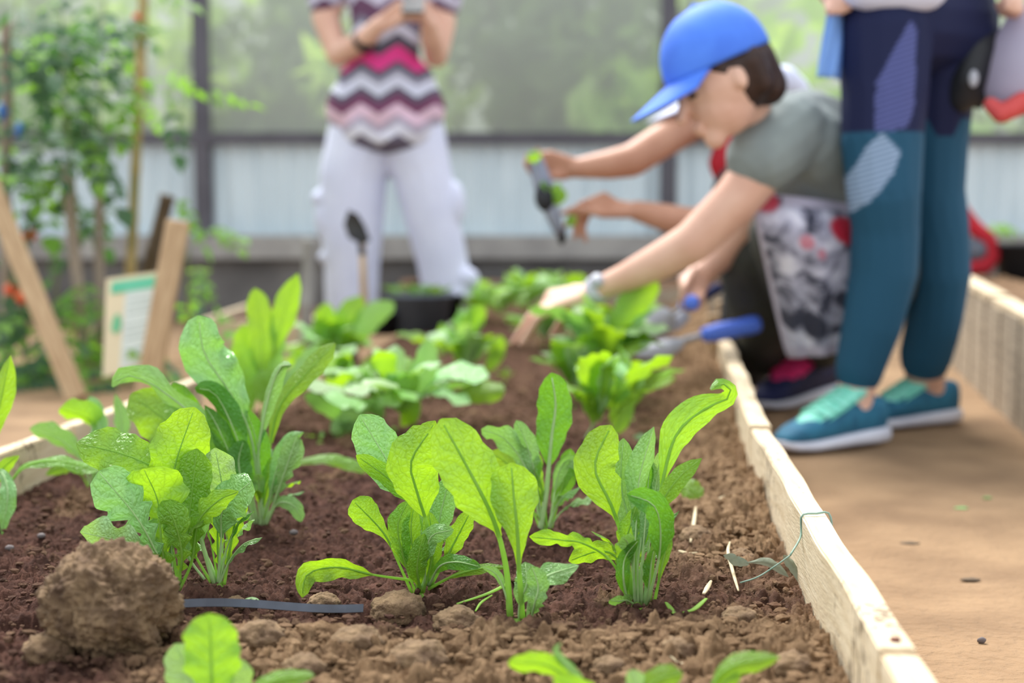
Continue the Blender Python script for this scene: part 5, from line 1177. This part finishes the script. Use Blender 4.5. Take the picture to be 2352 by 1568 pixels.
def cloth(name, left, right, nu, nv, mt, par, fn=None, bulge=.05, thick=.004, waves=3, wamp=.01):
    """a hanging cloth between two edges given as pixel/depth polylines"""
    Lc = catmull([P(*p) for p in left], nv); Rc = catmull([P(*p) for p in right], nv); V = []; pr = []
    for t_ in (0, thick):
        for i in range(nv):
            for j in range(nu):
                u = j / (nu - 1); v = i / (nv - 1); p = Lc[i].lerp(Rc[i], u)
                p = p + Vector((0, -bulge * math.sin(math.pi * u) + wamp * math.sin(waves * 6.28 * u + 3 * v) * v + t_, 0)); V.append(p)
                if fn: pr.append(fn(u, v))
    i_ = np.arange(nu * nv).reshape(nv, nu); fs = []
    for i in range(nv - 1):
        for j in range(nu - 1):
            q = (i * nu + j, i * nu + j + 1, (i + 1) * nu + j + 1, (i + 1) * nu + j); fs.append(q); fs.append(tuple(x + nu * nv for x in reversed(q)))
    rim = [i_[0, j] for j in range(nu)] + [i_[i, nu - 1] for i in range(1, nv)] + [i_[nv - 1, j] for j in range(nu - 2, -1, -1)] + [i_[i, 0] for i in range(nv - 2, 0, -1)]
    for a_, b_ in zip(rim, rim[1:] + rim[:1]): fs.append((int(a_), int(a_) + nu * nv, int(b_) + nu * nv, int(b_)))
    b = MB(); b.add(V, fs); o = b.build(name, mt, par) if par else b.build(name, mt, None, origin=V[0])
    if fn:
        at = o.data.attributes.new('print', 'FLOAT_VECTOR', 'POINT'); at.data.foreach_set('vector', np.array(pr, np.float32).ravel())
    return o
def apron_fn(u, v):
    def sm(d): return float(min(1, max(0, d)))
    red = sm((1 - (((u - .82) / .20) ** 2 + ((v - .2 - .1 * (u - .8)) / .10) ** 2)) * 2.5)
    red = max(red, .85 * sm((1 - ((u - .1) / .14) ** 2 - ((v - .04) / .08) ** 2) * 2), .6 * sm((1 - ((u - .4) / .08) ** 2 - ((v - .27) / .05) ** 2) * 2), .5 * sm((1 - ((u - .52) / .05) ** 2 - ((v - .34) / .04) ** 2) * 2))
    hem = 1.0 if v > .93 or (v < .07 and u > .25) or u < .04 else 0.0
    dark = sm((1 - ((u - .38 - .3 * (v - .8)) / .15) ** 2 - ((v - .80) / .10) ** 2) * 3)
    return (red, hem, dark)
cloth('apron', [(1725, 440, 3.36), (1738, 520, 3.33), (1765, 640, 3.4), (1800, 790, 3.5), (1812, 822, 3.52)], [(1965, 470, 3.45), (1985, 540, 3.4), (1985, 650, 3.42), (1975, 760, 3.48), (1968, 800, 3.5)], 70, 70, print_mat(), pk, apron_fn, .06)
b = MB(); b.chain([(K(1690, 262, -.19), .02), (K(1722, 258, -.24), .012), (K(1746, 225, -.20), .014)]); b.tube([K(1700, 300, -.20), K(1722, 262, -.245), K(1748, 218, -.20)], [.016, .016, .014], 10, .4); b.solid('red_collar', M['red'], pk, .006, 2)
b = MB(); b.tube([K(1372, 664, -.03) + (K(1440, 636, -.08) - K(1372, 664, -.03)).normalized() * t for t in (-.016, -.008, .008, .016)], [.031, .034, .034, .033], 18)
wt = b.build('wristwatch', M['lilac_band'], pk); b = MB(); b.tube([K(1372, 646, -.065), K(1372, 640, -.075)], [.018, .016], 16); b.build('watch_face', M['steel'], wt)
# her shoe with pink laces
def shoe(par, heel, toe, up_mat, lace_mat, sole_mat, w=.09, h=.075, tongue=True, nm='shoe', heel_mat=None):
    heel, toe = Vector(heel), Vector(toe); heel.z = toe.z = 0; f = (toe - heel).normalized(); s = Vector((0, 0, 1)).cross(f); L = (toe - heel).length
    def ring_solid(rows, n=20):
        b = MB(); vs = []; fs = []
        for (t, hw, z0, z1, pw_) in rows:
            c = heel + f * (t * L)
            for j in range(n):
                a = 2 * math.pi * j / n; cx, cz = math.cos(a), math.sin(a); sx = math.copysign(abs(cx) ** pw_, cx) * hw; sz = (z0 + z1) / 2 + math.copysign(abs(cz) ** pw_, cz) * (z1 - z0) / 2
                vs.append(c + s * sx + Vector((0, 0, sz)))
        m_ = len(rows)
        for k in range(m_ - 1):
            for j in range(n): fs.append((k * n + j, k * n + (j + 1) % n, (k + 1) * n + (j + 1) % n, (k + 1) * n + j))
        fs.append(tuple(range(n - 1, -1, -1))); fs.append(tuple((m_ - 1) * n + j for j in range(n))); b.add(vs, fs); return b
    g = w / 2
    so = ring_solid([(-.03, g * .45, .008, .034, .6), (0, g * .72, .002, .04, .6), (.12, g * .86, 0, .04, .6), (.35, g * .78, 0, .034, .6), (.55, g * .9, 0, .030, .6), (.75, g * 1.02, 0, .027, .6), (.9, g * .85, .004, .027, .6), (.98, g * .5, .012, .03, .6), (1.0, g * .2, .016, .028, .6)])
    up = ring_solid([(-.015, g * .3, .03, .085, .8), (.02, g * .6, .025, h * 1.25, .8), (.12, g * .74, .022, h * 1.30, .8), (.28, g * .72, .022, h * 1.25, .8), (.42, g * .80, .022, h * 1.24, .85), (.56, g * .90, .02, h * 1.06, .85), (.7, g * .97, .018, h * .88, .85), (.84, g * .90, .018, h * .70, .85), (.94, g * .6, .02, h * .5, .85), (.985, g * .25, .024, h * .38, .9)])
    o = up.build(nm, up_mat, par); so.build('sole', sole_mat, o)
    b = MB()
    tp = [(.24, h * 1.66, .74), (.34, h * 1.50, .84), (.46, h * 1.30, .90), (.6, h * 1.06, .88), (.72, h * .86, .74), (.80, h * .72, .5)]
    vs = []; fs = []
    for (t, z, k) in tp:
        for q in range(7): u_ = (q - 3) / 3; vs.append(heel + f * (t * L) + s * (u_ * g * k) + Vector((0, 0, z - .014 * u_ * u_ + .004)))
    m2 = len(vs); vs += [v - Vector((0, 0, .010)) for v in vs]
    for i in range(len(tp) - 1):
        for q in range(6): k_ = i * 7 + q; fs.append((k_, k_ + 1, k_ + 8, k_ + 7)); fs.append((m2 + k_ + 7, m2 + k_ + 8, m2 + k_ + 1, m2 + k_))
    b.add(vs, fs); b.build('tongue', lace_mat, o)
    for i in range(5):
        t = .36 + .075 * i; z = float(np.interp(t, [a[0] for a in tp], [a[1] for a in tp])) + .008; b = MB()
        b.tube([heel + f * ((t + .012 * (1 if q % 2 else -1)) * L) + s * (u_ * g * .84) + Vector((0, 0, z - .014 * u_ * u_)) for q, u_ in enumerate((-1, -.5, 0, .5, 1))], .0045, 6); b.build('lace', lace_mat, o)
    b = MB(); b.tube([heel + f * (.06 * L) + s * (g * .78 * c_) + Vector((0, 0, z_)) + f * (x_ * L) for (x_, c_, z_) in ((.10, -.95, .055), (.18, -.96, .05), (.26, -.97, .05))], .012, 8, .5); b.build('side_patch', heel_mat or sole_mat, o)
    return o
shoe(pk, G(1915, 905, 0), G(1740, 946, 0), M['navy'], M['pink'], M['sole'], .11, .105)
shoe(pk, G(1800, 862, 0), G(1690, 880, 0), M['navy'], M['pink'], M['sole'], .09, .08)

# ---- helper behind her, in a white cap, holding the seedling
B0 = 4.15
def Bq(px, py, d=0.0): return P(px, py, B0 + d)
base = Bq(1760, 1000, .25); base.z = 0
pb = empty('person', base, 'person in white cap hidden behind the blue cap, both hands on a seedling', 'person', 'people in the greenhouse')
b = MB(); C2 = Bq(1672, 195, -.02); f2, u2, s2, R2 = head(b, C2, (-.93, -.1, -.33), (-.33, 0, .94), 1.05)
b.chain([(Bq(1690, 230), .055), (Bq(1725, 290, .03), .06), (Bq(1760, 360, .08), .11), (Bq(1790, 470, .15), .12), (Bq(1800, 600, .2), .13)])
b.chain([(Bq(1690, 280, .05), .06), (Bq(1600, 275, -.02), .055), (Bq(1530, 318, -.08), .050), (Bq(1452, 368, -.12), .048), (Bq(1400, 378, -.13), .042), (Bq(1325, 386, -.13), .029)])
hand(b, Bq(1318, 386, -.13), Bq(1258, 378, -.14), (.15, -.25, .95), [(Bq(1228, 402, -.15), Bq(1216, 392, -.17)), (Bq(1216, 388, -.16), Bq(1206, 374, -.18)), (Bq(1214, 372, -.16), Bq(1212, 356, -.18)), (Bq(1226, 356, -.15), Bq(1236, 344, -.17))], (Bq(1270, 405, -.17), Bq(1240, 395, -.19)))
b.chain([(Bq(1740, 380, -.12), .065), (Bq(1690, 470, -.16), .055), (Bq(1600, 515, -.18), .044), (Bq(1530, 500, -.17), .040), (Bq(1462, 484, -.16), .029)])
hand(b, Bq(1452, 482, -.16), Bq(1372, 478, -.16), (.35, -.75, -.55), [(Bq(1338, 520, -.15), Bq(1345, 552, -.15)), (Bq(1322, 512, -.16), Bq(1322, 545, -.16)), (Bq(1312, 498, -.17), Bq(1298, 520, -.17)), (Bq(1322, 478, -.18), Bq(1292, 490, -.19))], (Bq(1388, 448, -.14), Bq(1330, 470, -.15)), .010, .026)
b.chain([(Bq(1810, 640, .1), .11), (Bq(1730, 620, -.02), .075), (Bq(1700, 760, .1), .06), (Bq(1720, 850, .2), .045)])
b.solid('body', M['skin_tan'], pb, .006, 3); eyes(pb, C2, f2, u2)
b = MB(); b.ell(C2 - f2 * .03, (.09, .085, .105), R2); b.solid('hair', M['hair'], pb, .007, 2)
cap_dome(C2 + u2 * .015, f2, u2, s2, .118, .094, .118, M['white_cloth'], pb, M['white_cloth'], cut=-.10, brim_l=.15, droop=.2)
b = MB(); b.chain([(Bq(1740, 300, .06), .075), (Bq(1765, 370, .1), .13), (Bq(1795, 480, .16), .14), (Bq(1800, 600, .2), .15)]); b.cap(Bq(1700, 300, .04), .07, Bq(1648, 285, .02), .062); b.cap(Bq(1725, 380, -.06), .08, Bq(1690, 440, -.12), .07)
b.solid('grey_top', M['dark_shirt'], pb, .008, 3)
b = MB(); b.chain([(Bq(1668, 328, -.10), .03), (Bq(1655, 375, -.10), .035), (Bq(1690, 430, -.08), .05), (Bq(1730, 520, .0), .08)]); b.solid('red_apron', M['red'], pb, .008, 3)
b = MB(); b.chain([(Bq(1770, 200, .02), .04), (Bq(1800, 185, .02), .046), (Bq(1830, 205, .04), .038), (Bq(1850, 240, .06), .03)]); b.ell(Bq(1806, 186, .02), (.045, .04, .035)); b.solid('white_neck_towel', M['white_cloth'], pb, .007, 3)
b = MB(); b.chain([(Bq(1810, 640, .1), .13), (Bq(1735, 630, .0), .09), (Bq(1705, 760, .1), .075), (Bq(1722, 850, .2), .06)]); b.solid('trousers', M['dark_shirt'], pb, .009, 3)
shoe(pb, G(1760, 842, 0), G(1650, 846, 0), M['black'], M['black'], M['black'], .09, .07)
# seedling in a small clear bag of dark soil
sgp = empty('seedling_bag', Bq(1288, 552, -.17), 'seedling in a slim grey plastic bag of dark soil held up in both hands', 'seedling')
pts = [Bq(1228, 356, -.2), Bq(1240, 400, -.2), Bq(1256, 450, -.2), Bq(1272, 500, -.2), Bq(1286, 535, -.19)]
b = MB(); b.tube(catmull(pts, 14), [.016 + .016 * math.sin(math.pi * (k / 13) ** .8) for k in range(14)], 12, .8); b.build('bag', mat('clear_bag', (150, 158, 176), (120, 126, 146), 14, .35), sgp)
b = MB(); b.ell(Bq(1252, 452, -.22), (.03, .022, .042)); b.ell(Bq(1290, 540, -.18), (.014, .012, .03)); b.solid('root_soil', M['black'], sgp, .006, 2)
for (x0, y0, x1, y1, wv) in ((1232, 375, 1222, 345, 34), (1240, 440, 1262, 428, 34), (1262, 470, 1300, 438, 34), (1300, 500, 1322, 515, 30), (1270, 460, 1285, 420, 26)):
    leaf(sgp, [Bq(x0, y0, -.22), Bq((x0 + x1) / 2, (y0 + y1) / 2 - 2, -.24), Bq(x1, y1, -.23)], wv / S(B0), 'oval', 0, .05, .2, .1, 0, 'leaf', 12, 4, False, seed=x0)

# ---- person in teal leggings standing on the path
L0 = 3.27
def Lq(px, py, d=0.0): return P(px, py, L0 + d)
base = Lq(2040, 1030); base.z = 0
pl_ = empty('person', base, 'person in navy and teal leggings and teal running shoes standing on the path', 'person', 'people in the greenhouse')
legA = [(2035, 60, .0), (2032, 200, 0), (2026, 320, .0), (2030, 440, .0), (2034, 520, .02), (2030, 620, .04), (2004, 740, .06), (1978, 830, .08), (1968, 890, .09)]
rA = [.105, .100, .094, .085, .079, .079, .070, .060, .056]
legB = [(2180, 60, .16), (2152, 200, .18), (2148, 320, .2), (2148, 440, .22), (2158, 520, .24), (2160, 620, .27), (2145, 740, .33), (2128, 810, .37), (2124, 850, .39)]
rB = [.118, .090, .080, .072, .072, .075, .070, .068, .066]
b = MB()
b.chain([(Lq(2100, 20, .1), .09), (Lq(2105, -120, .08), .10), (Lq(2110, -260, .06), .13), (Lq(2112, -380, .06), .13), (Lq(2112, -440, .06), .06), (Lq(2105, -500, .05), .052)])
HL = Lq(2100, -600, .02); lf_, lu_, ls_, lR_ = head(b, HL, (-.6, -.75, -.2), (0, 0, 1))
for sx, hx in ((-1, 1905), (1, 2330)):
    sh = Lq(2112 + sx * 170, -400, .06); el = Lq(2112 + sx * 215, -160, .10); wr_ = Lq(hx, -20, .0 if sx < 0 else .02)
    b.cap(Lq(2112, -390, .06), .07, sh, .065); b.chain([(sh, .06), (el, .045), (wr_, .030)])
    kn = wr_ + Vector((0, -.02, -.02))
    hand(b, wr_, wr_ + Vector((0, -.02, -.05)), (.2, .95, 0), [(wr_ + Vector((-.02 * sx, -.05 + .02 * i, -.05)), wr_ + Vector((-.035 * sx, -.05 + .02 * i, -.025))) for i in range(4)], (wr_ + Vector((-.02 * sx, -.055, -.03)), wr_ + Vector((-.035 * sx, -.05, -.045))))
b.chain([(Lq(*p), r_ * .82) for p, r_ in zip(legA, rA)]); b.chain([(Lq(*p), r_ * .82) for p, r_ in zip(legB, rB)])
for (hp, tp_, an, ra) in ((G(2022, 1012), G(1782, 1040), Lq(1968, 890, .09), .044), (G(2190, 968), G(1968, 985), Lq(2124, 850, .39), .052)):
    m_ = hp.lerp(tp_, .24); b.chain([(an, ra), (Vector((m_.x, m_.y, .085)), .036), (hp.lerp(tp_, .6) + Vector((0, 0, .05)), .026)])
b.solid('body', M['skin'], pl_, .007, 3)
b = MB(); b.chain([(Lq(*p), r_) for p, r_ in zip(legA, rA)][:-1] + [(Lq(1974, 850, .085), .058)]); b.chain([(Lq(*p), r_) for p, r_ in zip(legB, rB)][:-1] + [(Lq(2126, 822, .375), .066)])
b.chain([(Lq(2060, 40, .04), .125), (Lq(2165, 50, .16), .130)]); b.cap(Lq(2075, 0, .09), .10, Lq(2165, 0, .15), .105)
lg = b.solid('leggings', None, pl_, .006, 3)
def in_poly(x, y, poly):
    c = False; j = len(poly) - 1
    for i in range(len(poly)):
        xi_, yi_ = poly[i]; xj_, yj_ = poly[j]
        if (yi_ > y) != (yj_ > y) and x < (xj_ - xi_) * (y - yi_) / (yj_ - yi_) + xi_: c = not c
        j = i
    return c
nvl = len(lg.data.vertices); co = np.zeros(nvl * 3); lg.data.vertices.foreach_get('co', co); co = co.reshape(-1, 3) + np.array(base[:])
def xz(px, py): p = Lq(px, py, -.08); return (p.x, p.z)
up_poly = [xz(*p) for p in ((2085, 48), (2100, 60), (2100, 240), (2085, 290), (2030, 305), (2008, 300), (2010, 190))]
lo_poly = [xz(*p) for p in ((2022, 306), (2068, 350), (2050, 400), (2015, 450), (1972, 490), (1958, 470), (1962, 400), (1990, 340))]
pr = np.zeros((nvl, 3), np.float32); zs_ = z_at(304, L0)
for i in range(nvl):
    x_, y_, z_ = co[i]; front = y_ < L0 + .03
    pr[i, 0] = 1.0 if z_ > zs_ + (.04 if y_ > L0 + .12 else 0) else 0.0
    if front and in_poly(x_, z_, up_poly): pr[i, 1] = .75
    if front and in_poly(x_, z_, lo_poly): pr[i, 2] = .85
at = lg.data.attributes.new('print', 'FLOAT_VECTOR', 'POINT'); at.data.foreach_set('vector', pr.ravel())
def leg_mat():
    m, N, L, bs = nmat('leggings_cloth'); bs.inputs['Roughness'].default_value = .7; bs.inputs['Specular IOR Level'].default_value = .3
    at = N.new('ShaderNodeAttribute'); at.attribute_name = 'print'; sp = N.new('ShaderNodeSeparateXYZ'); L.new(at.outputs['Vector'], sp.inputs[0])
    tc = N.new('ShaderNodeTexCoord'); mp = N.new('ShaderNodeMapping'); mp.inputs['Rotation'].default_value = (0, math.radians(18), 0); L.new(tc.outputs['Object'], mp.inputs[0])
    wv = N.new('ShaderNodeTexWave'); wv.bands_direction = 'Z'; wv.inputs['Scale'].default_value = 28; L.new(mp.outputs[0], wv.inputs['Vector'])
    mr = N.new('ShaderNodeMapRange'); mr.inputs['To Min'].default_value = .45; mr.inputs['To Max'].default_value = 1.0; L.new(wv.outputs['Fac'], mr.inputs['Value'])
    def mx(fac, a, bcol, stripes=False):
        q = N.new('ShaderNodeMix'); q.data_type = 'RGBA'
        if stripes:
            ml = N.new('ShaderNodeMath'); ml.operation = 'MULTIPLY'; L.new(fac, ml.inputs[0]); L.new(mr.outputs[0], ml.inputs[1]); fac = ml.outputs[0]
        L.new(fac, q.inputs['Factor'])
        if isinstance(a, tuple): q.inputs['A'].default_value = a
        else: L.new(a, q.inputs['A'])
        q.inputs['B'].default_value = bcol; return q.outputs['Result']
    c = mx(sp.outputs[0], rgba((30, 80, 108)), rgba((20, 28, 66))); c = mx(sp.outputs[1], c, rgba((104, 112, 176)), True); c = mx(sp.outputs[2], c, rgba((168, 190, 222)), True)
    L.new(c, bs.inputs['Base Color']); return m
lg.data.materials.clear(); lg.data.materials.append(leg_mat())
b = MB(); b.chain([(Lq(2060, -30, .06), .135), (Lq(2095, -110, .08), .145), (Lq(2110, -260, .06), .15), (Lq(2112, -380, .06), .14)]); b.cap(Lq(2062, -95, .03), .135, Lq(2110, -105, .08), .135); b.cap(Lq(1985, -34, -.075), .055, Lq(2120, -34, -.07), .06); b.cap(Lq(1985, -80, -.05), .06, Lq(2120, -80, -.05), .07); b.cap(Lq(1960, -385, .06), .08, Lq(2265, -385, .06), .08)
b.solid('white_shirt', M['white_cloth'], pl_, .008, 3)
b = MB(); b.chain([(Lq(2205, -110, .17), .125), (Lq(2200, -250, .15), .12), (Lq(2190, -370, .12), .10)]); b.solid('dark_green_jacket', mat('jacket', (66, 78, 72), (52, 62, 60), 8, .85), pl_, .008, 3)
b = MB(); b.ell(HL - lf_ * .015 + lu_ * .02, (.106, .09, .115), lR_); b.cap(HL - lf_ * .08, .06, HL - lf_ * .12 - lu_ * .15, .035); b.solid('hair', M['hair'], pl_, .008, 3); eyes(pl_, HL, lf_, lu_)
patch = M['navy']
shoe(pl_, G(2022, 1012, 0), G(1782, 1040, 0), M['teal_shoe'], M['mint'], M['sole'], .10, .088, heel_mat=patch)
shoe(pl_, G(2190, 968, 0), G(1968, 985, 0), M['teal_shoe'], M['mint'], M['sole'], .10, .088, heel_mat=M['sole'])
# black pouch at her hip
e = empty('belt_pouch', Lq(2225, 250, .2), 'black pouch with a grey tag hanging at the hip of the leggings', 'pouch')
b = MB(); b.chain([(Lq(2262, 50, .12), .03), (Lq(2242, 110, .10), .045), (Lq(2222, 180, .10), .045), (Lq(2205, 222, .12), .04)]); b.ell(Lq(2250, 200, .12), (.016, .03, .055)); b.solid('pouch_body', M['black'], e, .007, 3)
b = MB(); b.ell(Lq(2236, 180, .05), (.012, .008, .02)); b.build('tag', M['steel'], e)
# light blue cloth and plastic bag in her hands
cloth('blue_cloth', [(1900, 30, 3.24), (1888, 100, 3.24), (1876, 178, 3.24)], [(1935, 30, 3.26), (1938, 100, 3.26), (1930, 182, 3.26)], 16, 20, mat('light_blue_cloth', (150, 190, 240), (128, 170, 228), 8, .8, trans=.3), None, None, .02, .004, 2, .008)['label'] = 'light blue cloth hanging from the hand left of the leggings'
bpy.data.objects['blue_cloth']['category'] = 'cloth'
e = empty('plastic_bag', Lq(2330, 270, .05), 'milky plastic bag with red bottom hanging at the top right', 'bag')
def bag_mat(): return mat('milky_plastic', (214, 210, 228), (196, 192, 214), 5, .35, .4, 9, trans=.35)
b = MB(); cs = [Lq(2345, 10, .05), Lq(2352, 70, .05), Lq(2354, 140, .05), Lq(2350, 200, .05), Lq(2342, 262, .05)]; b.tube(catmull(cs, 16), [.02 + .085 * math.sin(min(1, k / 9) * math.pi / 2) - (.05 * max(0, k - 12) / 3) for k in range(16)], 20, .5); b.build('bag_body', bag_mat(), e)
b = MB(); b.chain([(Lq(2275, 240, .02), .018), (Lq(2300, 262, .0), .022), (Lq(2345, 238, .0), .026), (Lq(2385, 215, .02), .026)]); b.solid('red_contents', mat('red_print', (222, 92, 92), (200, 70, 66), 8, .6), e, .006, 3)
# red bag on the right hand bed
e = empty('red_bag', P(2235, 625, 5.5), 'red cloth bag with a dark opening beside the black pot', 'bag')
b = MB(); Yr = 5.5
ring = [(2195, 600), (2190, 520), (2205, 480), (2235, 520), (2270, 550), (2282, 585), (2262, 612), (2220, 618)]
for a_, c_ in zip(ring, ring[1:] + ring[:1]): b.cap(P(*a_, Yr), .032, P(*c_, Yr), .032)
b.solid('bag_body', M['red'], e, .008, 3)
b = MB(); b.ell(P(2240, 572, Yr + .0), (.055, .03, .045)); b.build('inner_lining', M['charcoal'], e)
b = MB(); b.chain([(P(2200, 490, Yr), .014), (P(2195, 455, Yr), .014), (P(2208, 436, Yr), .014)]); b.solid('strap', M['red'], e, .006, 2)

# tidy the working property used while tracing
for o_ in SC.objects:
    if '_Y' in o_: del o_['_Y']
